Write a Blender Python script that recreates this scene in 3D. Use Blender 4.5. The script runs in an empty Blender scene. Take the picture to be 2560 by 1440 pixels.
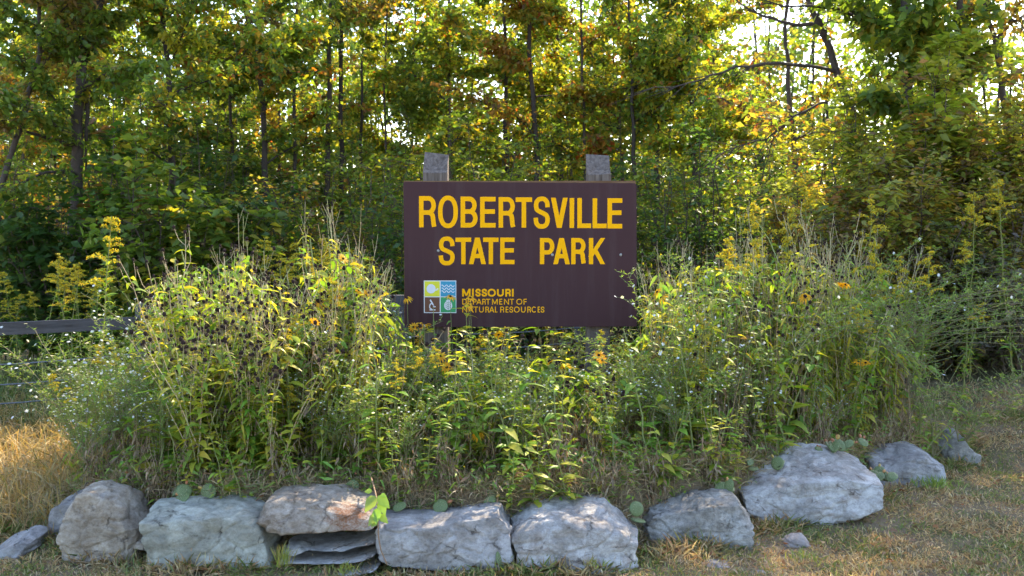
import bpy, math, random
import numpy as np
from mathutils import Vector, Matrix, noise

# ------------------------------------------------------------------ camera, sky, sun, exposure
SC = bpy.context.scene
COL = SC.collection
F_PX, CAM_Z = 2745.0, 1.5
PITCH = math.atan(120 / F_PX)
cam_d = bpy.data.cameras.new('camera')
cam_d.sensor_width = 36.0
cam_d.lens = 36.0 * F_PX / 2560.0
cam_d.clip_end = 2000
cam_d.dof.use_dof = True
cam_d.dof.focus_distance = 6.6
cam_d.dof.aperture_fstop = 5.0
cam = bpy.data.objects.new('camera', cam_d)
cam.location = (0, 0, CAM_Z)
cam.rotation_euler = (math.pi / 2 - PITCH, 0, 0)
COL.objects.link(cam)
SC.camera = cam

SUN_AZ, SUN_EL = math.radians(27), math.radians(37)      # to the right of straight ahead, above the horizon
world = bpy.data.worlds.new('World')
SC.world = world
world.use_nodes = True
wn = world.node_tree
bg = wn.nodes['Background']
sky = wn.nodes.new('ShaderNodeTexSky')
sky.sky_type = 'NISHITA'
sky.sun_disc = False
sky.sun_elevation = SUN_EL
sky.sun_rotation = SUN_AZ
sky.air_density = 1.0
sky.dust_density = 1.0
wn.links.new(sky.outputs[0], bg.inputs[0])
bg.inputs[1].default_value = 0.15
sun_d = bpy.data.lights.new('sun', 'SUN')
sun_d.energy = 3.5
sun_d.angle = math.radians(0.53)
sun_d.color = (1.0, 0.86, 0.62)
sun = bpy.data.objects.new('sun', sun_d)
to_sun = Vector((math.sin(SUN_AZ) * math.cos(SUN_EL), math.cos(SUN_AZ) * math.cos(SUN_EL), math.sin(SUN_EL)))
sun.rotation_euler = to_sun.to_track_quat('Z', 'Y').to_euler()
COL.objects.link(sun)
SC.view_settings.view_transform = 'Standard'
SC.view_settings.look = 'None'
SC.view_settings.exposure = 2.28
SC.view_settings.gamma = 1.0
SC.view_settings.use_curve_mapping = False
SC.cycles.max_bounces = 5
SC.cycles.diffuse_bounces = 3
SC.cycles.glossy_bounces = 2
SC.cycles.transmission_bounces = 3
SC.cycles.use_denoising = True
SC.cycles.denoiser = 'OPENIMAGEDENOISE'
SC.cycles.denoising_input_passes = 'RGB_ALBEDO_NORMAL'
SC.cycles.denoising_prefilter = 'ACCURATE'
SC.cycles.use_adaptive_sampling = True
SC.cycles.adaptive_threshold = 0.02
SC.cycles.sample_clamp_indirect = 8.0

# ------------------------------------------------------------------ helpers
CP, SP = math.cos(PITCH), math.sin(PITCH)
def P(px, py, Y):
    """World point that the photograph shows at pixel (px,py), at distance Y along the ground."""
    a, b = (px - 1280) / F_PX, (720 - py) / F_PX
    dy, dz = CP + b * SP, -SP + b * CP
    s = Y / dy
    return np.array((a * s, Y, CAM_Z + dz * s))
def PX(x, y, z):
    dz = z - CAM_Z
    dep = y * CP - dz * SP
    upc = y * SP + dz * CP
    return 1280 + F_PX * x / dep, 720 - F_PX * upc / dep

def tag(o, label=None, cat=None, group=None, kind=None):
    if label: o['label'] = label
    if cat: o['category'] = cat
    if group: o['group'] = group
    if kind: o['kind'] = kind
    return o
def empty(name, loc, rz=0.0, scale=1.0, tilt=(0, 0)):
    o = bpy.data.objects.new(name, None)
    o.empty_display_size = 0.1
    o.location = loc
    o.rotation_euler = (tilt[0], tilt[1], rz)
    o.scale = (scale, scale, scale) if not hasattr(scale, '__len__') else scale
    COL.objects.link(o)
    return o
def link(name, mesh, parent=None, loc=None, rot=None, scale=None):
    o = bpy.data.objects.new(name, mesh)
    if parent is not None: o.parent = parent
    if loc is not None: o.location = loc
    if rot is not None: o.rotation_euler = rot
    if scale is not None: o.scale = scale
    COL.objects.link(o)
    return o
def nrm(a):
    return a / np.maximum(np.linalg.norm(a, axis=-1, keepdims=True), 1e-9)
def smooth(x):
    x = np.clip(x, 0, 1)
    return x * x * (3 - 2 * x)
def rdir(rng, n, zlo=-1.0, zhi=1.0):
    z = rng.uniform(zlo, zhi, n); a = rng.uniform(0, 2 * math.pi, n); r = np.sqrt(np.maximum(0, 1 - z * z))
    return np.stack([r * np.cos(a), r * np.sin(a), z], 1)
def pick(rng, pal, n, jit=0.25):
    w = np.array([p[0] for p in pal], float); w /= w.sum()
    c = np.array([p[1] for p in pal])[rng.choice(len(pal), n, p=w)]
    return c * rng.uniform(1 - jit, 1 + jit, (n, 1)) * rng.uniform(0.93, 1.07, (n, 3))
def sn(x, y, s=0.0):
    return (np.sin(x * 1.7 + 1.3 * np.sin(y * 1.1 + s) + s) + np.sin(y * 2.3 + 1.7 * np.sin(x * 0.9 + s * 2) + s * 3) + np.sin((x + y) * 1.3 + s * 1.7 + np.sin(x * 2.1 - y))) / 3

class Geo:
    def __init__(s): s.v, s.t, s.c, s.n = [], [], [], 0
    def add(s, V, T, C):
        V = np.asarray(V, float).reshape(-1, 3)
        C = np.asarray(C, float)
        if C.ndim == 1: C = np.tile(C, (len(V), 1))
        s.v.append(V); s.t.append(np.asarray(T, np.int64).reshape(-1, 3) + s.n); s.c.append(C); s.n += len(V)
    HI_T = np.array([0, .16, .16, .16, .42, .42, .42, .72, .72, .72, 1.0])
    HI_S = np.array([0, -.72, 0, .72, -1, 0, 1, -.60, 0, .60, 0])
    HI_F = np.array([[0, 2, 1], [0, 3, 2], [1, 2, 5], [1, 5, 4], [2, 3, 6], [2, 6, 5], [4, 5, 8], [4, 8, 7], [5, 6, 9], [5, 9, 8], [7, 8, 10], [8, 9, 10]])
    BL_T = np.array([0, 0, .35, .35, .7, .7, 1.0]); BL_S = np.array([-.6, .6, -1, 1, -.7, .7, 0]); BL_F = np.array([[0, 1, 3], [0, 3, 2], [2, 3, 5], [2, 5, 4], [4, 5, 6]])
    LO_T = np.array([0, .45, .45, 1.0]); LO_S = np.array([0, -1, 1, 0]); LO_F = np.array([[0, 3, 1], [0, 2, 3]])
    def leaves(s, pos, d, up, L, W, col, bend=0.25, fold=0.25, hi=False):
        n = len(pos)
        if n == 0: return
        d = nrm(np.asarray(d, float)); side = nrm(np.cross(d, up) + 1e-6); nn = np.cross(side, d)
        L = np.broadcast_to(np.asarray(L, float), (n,)); W = np.broadcast_to(np.asarray(W, float), (n,)) * .5
        bend = np.broadcast_to(np.asarray(bend, float), (n,))
        T, S, Fc = (s.BL_T, s.BL_S, s.BL_F) if hi == 'blade' else ((s.HI_T, s.HI_S, s.HI_F) if hi else (s.LO_T, s.LO_S, s.LO_F))
        V = pos[:, None, :] + d[:, None, :] * (L[:, None] * T)[:, :, None] + side[:, None, :] * (W[:, None] * S)[:, :, None] \
            + nn[:, None, :] * (W[:, None] * np.abs(S) * fold)[:, :, None]
        V[:, :, 2] -= (bend * L)[:, None] * T * T
        k = len(T)
        Ff = (np.arange(n) * k)[:, None, None] + Fc[None]
        s.add(V.reshape(-1, 3), Ff.reshape(-1, 3), np.repeat(col, k, axis=0))
    def twigs(s, p0, p1, r0, r1, col):
        n = len(p0)
        if n == 0: return
        d = nrm(p1 - p0); ref = np.where(np.abs(d[:, 2:3]) > .9, np.array([[1., 0, 0]]), np.array([[0, 0, 1.]]))
        a = nrm(np.cross(d, ref)); b = np.cross(d, a)
        r0 = np.broadcast_to(np.asarray(r0, float), (n,)); r1 = np.broadcast_to(np.asarray(r1, float), (n,))
        V = np.zeros((n, 6, 3))
        for k in range(3):
            an = k * 2 * math.pi / 3; u = a * math.cos(an) + b * math.sin(an)
            V[:, k] = p0 + u * r0[:, None]; V[:, 3 + k] = p1 + u * r1[:, None]
        Fc = np.array([[0, 1, 4], [0, 4, 3], [1, 2, 5], [1, 5, 4], [2, 0, 3], [2, 3, 5]])
        Ff = (np.arange(n) * 6)[:, None, None] + Fc[None]
        col = np.asarray(col, float)
        if col.ndim == 1: col = np.tile(col, (n, 1))
        s.add(V.reshape(-1, 3), Ff.reshape(-1, 3), np.repeat(col, 6, axis=0))
    def tube(s, pts, rad, col, sides=6, cap=False):
        pts = np.asarray(pts, float); k = len(pts); rad = np.broadcast_to(np.asarray(rad, float), (k,))
        tan = nrm(np.gradient(pts, axis=0)); ref = np.array([1., 0, 0]) if abs(tan[0][0]) < .8 else np.array([0, 1., 0])
        a = nrm(np.cross(tan, ref)); b = np.cross(tan, a)
        an = np.arange(sides) * 2 * math.pi / sides
        V = pts[:, None] + (a[:, None] * np.cos(an)[None, :, None] + b[:, None] * np.sin(an)[None, :, None]) * rad[:, None, None]
        T = []
        for i in range(k - 1):
            for j in range(sides):
                p, q = i * sides + j, i * sides + (j + 1) % sides
                T += [(p, q, q + sides), (p, q + sides, p + sides)]
        V = V.reshape(-1, 3)
        if cap:
            V = np.vstack([V, pts[0], pts[-1]])
            for j in range(sides):
                T += [(k * sides, (j + 1) % sides, j), (k * sides + 1, (k - 1) * sides + j, (k - 1) * sides + (j + 1) % sides)]
        s.add(V, T, col)
    def ball(s, c, r, col, seg=8, rings=5, sc=(1, 1, 1), lump=0.0, rng=None):
        V, T = [], []
        for i in range(rings + 1):
            th = math.pi * i / rings
            for j in range(seg):
                ph = 2 * math.pi * j / seg
                rr = r * (1 + (rng.uniform(-lump, lump) if rng is not None else 0))
                V.append((c[0] + rr * sc[0] * math.sin(th) * math.cos(ph), c[1] + rr * sc[1] * math.sin(th) * math.sin(ph), c[2] + rr * sc[2] * math.cos(th)))
        for i in range(rings):
            for j in range(seg):
                p, q = i * seg + j, i * seg + (j + 1) % seg
                T += [(p, p + seg, q + seg), (p, q + seg, q)]
        s.add(V, T, col)
    def box(s, lo, hi, col):
        x0, y0, z0 = lo; x1, y1, z1 = hi
        V = [(x0, y0, z0), (x1, y0, z0), (x1, y1, z0), (x0, y1, z0), (x0, y0, z1), (x1, y0, z1), (x1, y1, z1), (x0, y1, z1)]
        T = [(0, 2, 1), (0, 3, 2), (4, 5, 6), (4, 6, 7), (0, 1, 5), (0, 5, 4), (1, 2, 6), (1, 6, 5), (2, 3, 7), (2, 7, 6), (3, 0, 4), (3, 4, 7)]
        s.add(V, T, col)
    def mesh(s, name, mat, smooth_sh=False):
        V = np.concatenate(s.v).astype(np.float32); T = np.concatenate(s.t).astype(np.int32); C = np.concatenate(s.c)
        me = bpy.data.meshes.new(name)
        me.vertices.add(len(V)); me.vertices.foreach_set('co', V.ravel())
        me.loops.add(T.size); me.loops.foreach_set('vertex_index', T.ravel())
        me.polygons.add(len(T)); me.polygons.foreach_set('loop_start', np.arange(0, T.size, 3, dtype=np.int32))
        sh = smooth_sh or any(k in mat.name for k in ('leaf', 'petal', 'grass'))
        me.polygons.foreach_set('use_smooth', np.full(len(T), sh, bool))
        at = me.color_attributes.new('Col', 'FLOAT_COLOR', 'POINT')
        at.data.foreach_set('color', np.hstack([C, np.ones((len(C), 1))]).astype(np.float32).ravel())
        me.materials.append(mat)
        me.update(calc_edges=True)
        return me
    def build(s, name, mat, parent=None, smooth_sh=False):
        return link(name, s.mesh(name, mat, smooth_sh), parent)

# ------------------------------------------------------------------ materials
def newmat(name):
    m = bpy.data.materials.new(name); m.use_nodes = True
    nt = m.node_tree; nt.nodes.clear()
    out = nt.nodes.new('ShaderNodeOutputMaterial')
    return m, nt, out
def N(nt, t, **kw):
    n = nt.nodes.new(t)
    for k, v in kw.items(): setattr(n, k, v)
    return n
def ramp(nt, stops, fac=None):
    r = N(nt, 'ShaderNodeValToRGB')
    while len(r.color_ramp.elements) > 1: r.color_ramp.elements.remove(r.color_ramp.elements[0])
    r.color_ramp.elements[0].position = stops[0][0]; r.color_ramp.elements[0].color = (*stops[0][1], 1)
    for p, c in stops[1:]:
        e = r.color_ramp.elements.new(p); e.color = (*c, 1)
    if fac is not None: nt.links.new(fac, r.inputs[0])
    return r
def mixc(nt, a, b, fac, mode='MIX'):
    m = N(nt, 'ShaderNodeMix', data_type='RGBA', blend_type=mode)
    for sock, v in ((m.inputs[0], fac), (m.inputs[6], a), (m.inputs[7], b)):
        if hasattr(v, 'links'): nt.links.new(v, sock)
        elif isinstance(v, (int, float)): sock.default_value = v
        else: sock.default_value = (*v, 1)
    return m.outputs[2]
def noise_tex(nt, scale, detail=6, rough=.6, coord='Object', vec=None):
    n = N(nt, 'ShaderNodeTexNoise'); n.inputs['Scale'].default_value = scale; n.inputs['Detail'].default_value = detail; n.inputs['Roughness'].default_value = rough
    if vec is None:
        tc = N(nt, 'ShaderNodeTexCoord'); vec = tc.outputs[coord]
    nt.links.new(vec, n.inputs['Vector'])
    return n
def leaf_mat(name, trans=.5, gloss=.05, rough=.4, tint=(1.35, 1.22, .42)):
    m, nt, out = newmat(name)
    at = N(nt, 'ShaderNodeAttribute', attribute_name='Col')
    nz = noise_tex(nt, 60, 2, .5)
    c = mixc(nt, at.outputs['Color'], mixc(nt, at.outputs['Color'], (.72, .74, .7), 1.0, 'MULTIPLY'), nz.outputs[0])
    df = N(nt, 'ShaderNodeBsdfDiffuse'); tr = N(nt, 'ShaderNodeBsdfTranslucent'); gl = N(nt, 'ShaderNodeBsdfGlossy')
    gl.inputs['Roughness'].default_value = rough; gl.inputs['Color'].default_value = (.8, .8, .75, 1)
    nt.links.new(c, df.inputs[0]); nt.links.new(mixc(nt, c, tint, 1.0, 'MULTIPLY'), tr.inputs[0])
    m1 = N(nt, 'ShaderNodeMixShader'); m1.inputs[0].default_value = trans
    nt.links.new(df.outputs[0], m1.inputs[1]); nt.links.new(tr.outputs[0], m1.inputs[2])
    m2 = N(nt, 'ShaderNodeMixShader'); m2.inputs[0].default_value = gloss
    nt.links.new(m1.outputs[0], m2.inputs[1]); nt.links.new(gl.outputs[0], m2.inputs[2])
    nt.links.new(m2.outputs[0], out.inputs[0])
    return m
def col_mat(name, rough=.8, bump=0.0, nscale=40, spec=.2):
    m, nt, out = newmat(name)
    at = N(nt, 'ShaderNodeAttribute', attribute_name='Col')
    nz = noise_tex(nt, nscale, 5, .65)
    c = mixc(nt, mixc(nt, at.outputs['Color'], (.55, .53, .5), 1.0, 'MULTIPLY'), mixc(nt, at.outputs['Color'], (1.25, 1.25, 1.25), 1.0, 'MULTIPLY'), nz.outputs[0])
    b = N(nt, 'ShaderNodeBsdfPrincipled'); b.inputs['Roughness'].default_value = rough; b.inputs['Specular IOR Level'].default_value = spec
    nt.links.new(c, b.inputs['Base Color'])
    if bump:
        bp = N(nt, 'ShaderNodeBump'); bp.inputs['Strength'].default_value = bump; bp.inputs['Distance'].default_value = .02
        nt.links.new(nz.outputs[0], bp.inputs['Height']); nt.links.new(bp.outputs[0], b.inputs['Normal'])
    nt.links.new(b.outputs[0], out.inputs[0])
    return m
def paint_mat(name, col, rough=.5, vary=.12, nscale=9, relief=.08):
    m, nt, out = newmat(name)
    nz = noise_tex(nt, nscale, 6, .65); nz2 = noise_tex(nt, 160, 3, .6)
    lo = tuple(x * (1 - vary) for x in col); hi = tuple(min(1, x * (1 + vary)) for x in col)
    c = mixc(nt, lo, hi, nz.outputs[0])
    b = N(nt, 'ShaderNodeBsdfPrincipled'); b.inputs['Roughness'].default_value = rough; b.inputs['Specular IOR Level'].default_value = .3
    nt.links.new(c, b.inputs['Base Color'])
    if relief:
        bp = N(nt, 'ShaderNodeBump'); bp.inputs['Strength'].default_value = relief; bp.inputs['Distance'].default_value = .002
        nt.links.new(nz2.outputs[0], bp.inputs['Height']); nt.links.new(bp.outputs[0], b.inputs['Normal'])
    nt.links.new(b.outputs[0], out.inputs[0])
    return m
def wood_mat(name, dark, light, axis_scale=(40, 40, 2.5)):
    m, nt, out = newmat(name)
    tc = N(nt, 'ShaderNodeTexCoord'); mp = N(nt, 'ShaderNodeMapping'); mp.inputs['Scale'].default_value = axis_scale
    nt.links.new(tc.outputs['Object'], mp.inputs[0])
    g = noise_tex(nt, 1.0, 6, .7, vec=mp.outputs[0]); big = noise_tex(nt, 7, 4, .6)
    r = ramp(nt, [(.28, dark), (.5, tuple((a + b) / 2 for a, b in zip(dark, light))), (.72, light)], g.outputs[0])
    c = mixc(nt, r.outputs[0], mixc(nt, r.outputs[0], (.6, .5, .42), 1.0, 'MULTIPLY'), big.outputs[0])
    b = N(nt, 'ShaderNodeBsdfPrincipled'); b.inputs['Roughness'].default_value = .85; b.inputs['Specular IOR Level'].default_value = .2
    nt.links.new(c, b.inputs['Base Color'])
    bp = N(nt, 'ShaderNodeBump'); bp.inputs['Strength'].default_value = .6; bp.inputs['Distance'].default_value = .006
    nt.links.new(g.outputs[0], bp.inputs['Height']); nt.links.new(bp.outputs[0], b.inputs['Normal'])
    nt.links.new(b.outputs[0], out.inputs[0])
    return m
def stone_mat(name, base, light, stain, stain_amt=.35, dark=(.05, .042, .035), dark_amt=.5, patch=None, strata=1.0):
    m, nt, out = newmat(name)
    tc = N(nt, 'ShaderNodeTexCoord')
    mp = N(nt, 'ShaderNodeMapping'); mp.inputs['Scale'].default_value = (1, 1, 1.55); nt.links.new(tc.outputs['Object'], mp.inputs[0])
    big = noise_tex(nt, 5, 6, .65); mid = noise_tex(nt, 24, 9, .76, vec=mp.outputs[0]); fine = noise_tex(nt, 110, 6, .75); st = noise_tex(nt, 7.5, 7, .7, vec=mp.outputs[0])
    c = mixc(nt, base, light, ramp(nt, [(.35, (0, 0, 0)), (.68, (1, 1, 1))], mid.outputs[0]).outputs[0])
    sm = ramp(nt, [(.52, (0, 0, 0)), (.68, (stain_amt,) * 3)], st.outputs[0])
    c = mixc(nt, c, stain, sm.outputs[0])
    dm = ramp(nt, [(.60, (0, 0, 0)), (.70, (dark_amt,) * 3)], mid.outputs[0])
    dm2 = ramp(nt, [(.30, (dark_amt,) * 3), (.42, (0, 0, 0))], fine.outputs[0])
    c = mixc(nt, c, dark, dm2.outputs[0])
    c = mixc(nt, c, light, ramp(nt, [(.58, (0, 0, 0)), (.70, (.85,) * 3)], fine.outputs[0]).outputs[0])
    c = mixc(nt, c, mixc(nt, c, (.62, .60, .58), 1.0, 'MULTIPLY'), ramp(nt, [(.42, (1, 1, 1)), (.6, (0, 0, 0))], big.outputs[0]).outputs[0])
    wv = N(nt, 'ShaderNodeVectorMath', operation='MULTIPLY_ADD'); nt.links.new(big.outputs['Color'], wv.inputs[0]); wv.inputs[1].default_value = (.22, .22, .22); nt.links.new(mp.outputs[0], wv.inputs[2])
    vo = N(nt, 'ShaderNodeTexVoronoi', feature='DISTANCE_TO_EDGE'); vo.inputs['Scale'].default_value = 5.5; nt.links.new(wv.outputs[0], vo.inputs['Vector'])
    ck = ramp(nt, [(.0, (1, 1, 1)), (.016, (.5,) * 3), (.036, (0, 0, 0))], vo.outputs['Distance']); ckm = ramp(nt, [(.50, (0, 0, 0)), (.62, (.8,) * 3)], st.outputs[0])
    crack = mixc(nt, ck.outputs[0], ckm.outputs[0], 1.0, 'MULTIPLY')
    c = mixc(nt, c, (.07, .055, .045), crack)
    pit = ramp(nt, [(.62, (0, 0, 0)), (.68, (.75,) * 3)], mid.outputs[0]); c = mixc(nt, c, mixc(nt, c, (.38, .34, .32), 1.0, 'MULTIPLY'), pit.outputs[0])
    if patch:
        pc, pr, pcol = patch
        dv = N(nt, 'ShaderNodeVectorMath', operation='DISTANCE'); nt.links.new(tc.outputs['Object'], dv.inputs[0]); dv.inputs[1].default_value = pc
        ad = N(nt, 'ShaderNodeMath', operation='MULTIPLY_ADD'); nt.links.new(mid.outputs[0], ad.inputs[0]); ad.inputs[1].default_value = pr * 2.2; nt.links.new(dv.outputs['Value'], ad.inputs[2])
        pm = ramp(nt, [(pr * 1.5, (.9,) * 3), (pr * 2.1, (0, 0, 0))], ad.outputs[0])
        gm = ramp(nt, [(.40, (.25,) * 3), (.55, (1, 1, 1))], fine.outputs[0])
        c = mixc(nt, c, pcol, mixc(nt, pm.outputs[0], gm.outputs[0], 1.0, 'MULTIPLY'))
    b = N(nt, 'ShaderNodeBsdfPrincipled'); b.inputs['Roughness'].default_value = .9; b.inputs['Specular IOR Level'].default_value = .15
    nt.links.new(c, b.inputs['Base Color'])
    b1 = N(nt, 'ShaderNodeBump'); b1.inputs['Strength'].default_value = .9; b1.inputs['Distance'].default_value = .03 * strata
    hh_ = N(nt, 'ShaderNodeMath', operation='SUBTRACT'); nt.links.new(st.outputs[0], hh_.inputs[0]); cm_ = N(nt, 'ShaderNodeMath', operation='MULTIPLY'); nt.links.new(crack, cm_.inputs[0]); cm_.inputs[1].default_value = .5; nt.links.new(cm_.outputs[0], hh_.inputs[1])
    nt.links.new(hh_.outputs[0], b1.inputs['Height'])
    b2 = N(nt, 'ShaderNodeBump'); b2.inputs['Strength'].default_value = .7; b2.inputs['Distance'].default_value = .012
    nt.links.new(mid.outputs[0], b2.inputs['Height']); nt.links.new(b1.outputs[0], b2.inputs['Normal'])
    b3 = N(nt, 'ShaderNodeBump'); b3.inputs['Strength'].default_value = .9; b3.inputs['Distance'].default_value = .007
    nt.links.new(fine.outputs[0], b3.inputs['Height']); nt.links.new(b2.outputs[0], b3.inputs['Normal'])
    nt.links.new(b3.outputs[0], b.inputs['Normal'])
    nt.links.new(b.outputs[0], out.inputs[0])
    return m
def ground_mat():
    m, nt, out = newmat('ground_soil')
    a = noise_tex(nt, 1.4, 5, .6); b_ = noise_tex(nt, 22, 6, .7); f = noise_tex(nt, 120, 4, .7)
    c = mixc(nt, (.22, .16, .10), (.38, .29, .20), b_.outputs[0])
    c = mixc(nt, c, (.10, .105, .04), ramp(nt, [(.42, (0, 0, 0)), (.62, (.8,) * 3)], a.outputs[0]).outputs[0])
    c = mixc(nt, c, (.36, .31, .26), ramp(nt, [(.62, (0, 0, 0)), (.72, (.8,) * 3)], b_.outputs[0]).outputs[0])
    c = mixc(nt, mixc(nt, c, (.55, .5, .45), 1.0, 'MULTIPLY'), c, f.outputs[0])
    b = N(nt, 'ShaderNodeBsdfPrincipled'); b.inputs['Roughness'].default_value = .95; b.inputs['Specular IOR Level'].default_value = .1
    nt.links.new(c, b.inputs['Base Color'])
    bp = N(nt, 'ShaderNodeBump'); bp.inputs['Strength'].default_value = .9; bp.inputs['Distance'].default_value = .02
    nt.links.new(f.outputs[0], bp.inputs['Height']); nt.links.new(bp.outputs[0], b.inputs['Normal'])
    nt.links.new(b.outputs[0], out.inputs[0])
    return m

M_TREE = leaf_mat('tree_leaf', .60, .025, .4, (1.26, 1.24, .44))
M_LEAF = leaf_mat('herb_leaf', .48, .03, .42)
M_DEAD = leaf_mat('dead_leaf', .25, .02, .6, (1.2, 1.0, .7))
M_GRASS = leaf_mat('grass_blade', .35, .04, .5, (1.2, 1.05, .55))
M_PETAL = leaf_mat('petal', .35, .02, .5, (1.1, 1.0, .6))
M_STEM = col_mat('stem', .75, 0, 60)
M_BARK = col_mat('bark', .9, .9, 26)
M_SEED = col_mat('seed_head', .95, .5, 220, .1)
M_CACT = col_mat('cactus_pad', .5, .25, 90, .35)

# ------------------------------------------------------------------ terrain
WX = np.array([-2.30, -1.99, -1.39, -.88, -.32, .30, .92, 1.62, 2.47, 3.05, 3.5])
WY = np.array([5.75, 5.42, 5.15, 5.22, 5.15, 5.20, 5.58, 6.15, 6.95, 7.6, 8.6])
HX = np.array([-3.2, -2.6, -2.1, -1.4, .5, 1.6, 2.5, 3.1, 3.5]); HH = np.array([0, .06, .24, .29, .29, .26, .15, .05, 0])
def wall_y(x): return np.interp(x, WX, WY)
def zg(x, y):
    x = np.asarray(x, float); y = np.asarray(y, float)
    hb = np.interp(x, HX, HH) * smooth((y - wall_y(x) + .02) / .16) * (1 - smooth((y - 8.4) / 1.4))
    lawn = .018 * sn(x * 1.9, y * 1.9) + .010 * sn(x * 5.1, y * 4.7, 2.0) + .15 * np.clip(x - 2.3, 0, 6) * smooth((y - 5.5) / 4.5)
    far = -.0 * y
    return hb + lawn + far
def gaps(c, w, n): return np.linspace(c, w, n)
xs = np.unique(np.concatenate([[-450, -250, -140, -80, -45, -28], np.linspace(-18, -5, 40), np.linspace(-5, 7, 200), np.linspace(7, 18, 35), [28, 45, 80, 140, 250, 450]]))
ys = np.unique(np.concatenate([[-60, -25, -8, 0, 2], np.linspace(3, 10, 130), np.linspace(10, 20, 40), [24, 30, 40, 60, 90, 150, 300, 600, 1200]]))
gx, gy = np.meshgrid(xs, ys); gz = zg(gx, gy)
V = np.stack([gx.ravel(), gy.ravel(), gz.ravel()], 1); nx = len(xs)
ii, jj = np.meshgrid(np.arange(len(ys) - 1), np.arange(nx - 1), indexing='ij'); p = (ii * nx + jj).ravel()
T = np.concatenate([np.stack([p, p + 1, p + nx + 1], 1), np.stack([p, p + nx + 1, p + nx], 1)])
g = Geo(); g.add(V, T, (.2, .15, .1)); o = g.build('ground', ground_mat(), None, True); tag(o, kind='structure', label='dry lawn and soil of the roadside clearing')

# ------------------------------------------------------------------ sign
SY = 7.1
SS = F_PX / SY
SCX, SCY = 1300.5, 635.0
sc_pt = P(SCX, SCY, SY)
sign = empty('park_sign', (sc_pt[0], SY, float(zg(sc_pt[0], SY + .12))), math.radians(-.6))
tag(sign, 'brown wooden park sign with yellow capital letters on two grey posts', 'sign')
SZ = sc_pt[2] - sign.location.z            # panel centre height above the sign's base
def L2(px, py): return (px - SCX) / SS, SZ + (SCY - py) / SS
M_PANEL = paint_mat('sign_brown_paint', (.050, .0205, .0225), .62, .10, 5, 0)
_nt = M_PANEL.node_tree; _b = next(n for n in _nt.nodes if n.type == 'BSDF_PRINCIPLED'); _b.inputs['Specular IOR Level'].default_value = .15
_tc = N(_nt, 'ShaderNodeTexCoord'); _mp = N(_nt, 'ShaderNodeMapping'); _mp.inputs['Scale'].default_value = (14, 14, .9); _nt.links.new(_tc.outputs['Object'], _mp.inputs[0])
_st = noise_tex(_nt, 1.0, 5, .7, vec=_mp.outputs[0]); _sp = noise_tex(_nt, 55, 4, .7)
_c = _b.inputs['Base Color'].links[0].from_socket
_c = mixc(_nt, _c, (.075, .045, .045), ramp(_nt, [(.50, (0, 0, 0)), (.72, (.40,) * 3)], _st.outputs[0]).outputs[0])
_c = mixc(_nt, _c, (.016, .008, .008), ramp(_nt, [(.66, (0, 0, 0)), (.74, (.55,) * 3)], _sp.outputs[0]).outputs[0])
_nt.links.new(_c, _b.inputs['Base Color'])
M_YEL = paint_mat('sign_yellow_vinyl', (.82, .365, .001), .6, .07, 14)
next(n for n in M_YEL.node_tree.nodes if n.type == 'BSDF_PRINCIPLED').inputs['Specular IOR Level'].default_value = .08
M_WHITE = paint_mat('sign_white_vinyl', (.62, .60, .62), .5, .06, 20)
M_PLY = wood_mat('plywood_edge', (.12, .06, .03), (.30, .18, .10), (6, 40, 60))
M_POST = wood_mat('weathered_post', (.05, .037, .03), (.24, .20, .18), (46, 46, 3.0))
M_BOLT = paint_mat('bolt_steel', (.26, .24, .22), .5)
WHITE1 = (1, 1, 1)
def flat_prism(pts, y0, y1, col=WHITE1, g=None):
    """polygon (x,z) list, counter-clockwise seen from the camera; front at y0, back at y1"""
    g = g or Geo(); n = len(pts)
    c = np.mean(pts, axis=0)
    V = [(p[0], y0, p[1]) for p in pts] + [(p[0], y1, p[1]) for p in pts] + [(c[0], y0, c[1]), (c[0], y1, c[1])]
    T = []
    for i in range(n):
        j = (i + 1) % n
        T += [(2 * n, i, j), (2 * n + 1, n + j, n + i), (i, n + i, n + j), (i, n + j, j)]
    g.add(V, T, col); return g
def round_rect(x0, z0, x1, z1, r, k=4):
    pts = []
    for cx, cz, a0 in ((x1 - r, z1 - r, 0), (x0 + r, z1 - r, 90), (x0 + r, z0 + r, 180), (x1 - r, z0 + r, 270)):
        for i in range(k + 1):
            a = math.radians(a0 + 90 * i / k); pts.append((cx + r * math.cos(a), cz + r * math.sin(a)))
    return pts
c00, c10, c11, c01 = L2(1012.5, 818), L2(1592, 816), L2(1589.5, 459), L2(1009, 455)
def board(shrink=0, r=.02):
    cs = [c10, c11, c01, c00]; pts = []
    for k in range(4):
        a, b, c = np.array(cs[k - 1]), np.array(cs[k]), np.array(cs[(k + 1) % 4])
        u, v = nrm(a - b), nrm(c - b)
        rr = r if k in (1, 2) else .004
        for t in np.linspace(0, 1, 5): pts.append(tuple(b + u * rr * (1 - t) ** 2 + v * rr * t ** 2))
    return pts
panel = flat_prism(board(), -.012, .010).build('panel', M_PANEL, sign)
bk = Geo(); bx0, bz0 = L2(1011, 812); bx1, bz1 = L2(1590, 452.5)
bk.box((bx0 - .004, .0105, bz0), (bx1 - .004, .034, bz1), WHITE1); bk.build('backing_board', M_PLY, sign)
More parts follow.
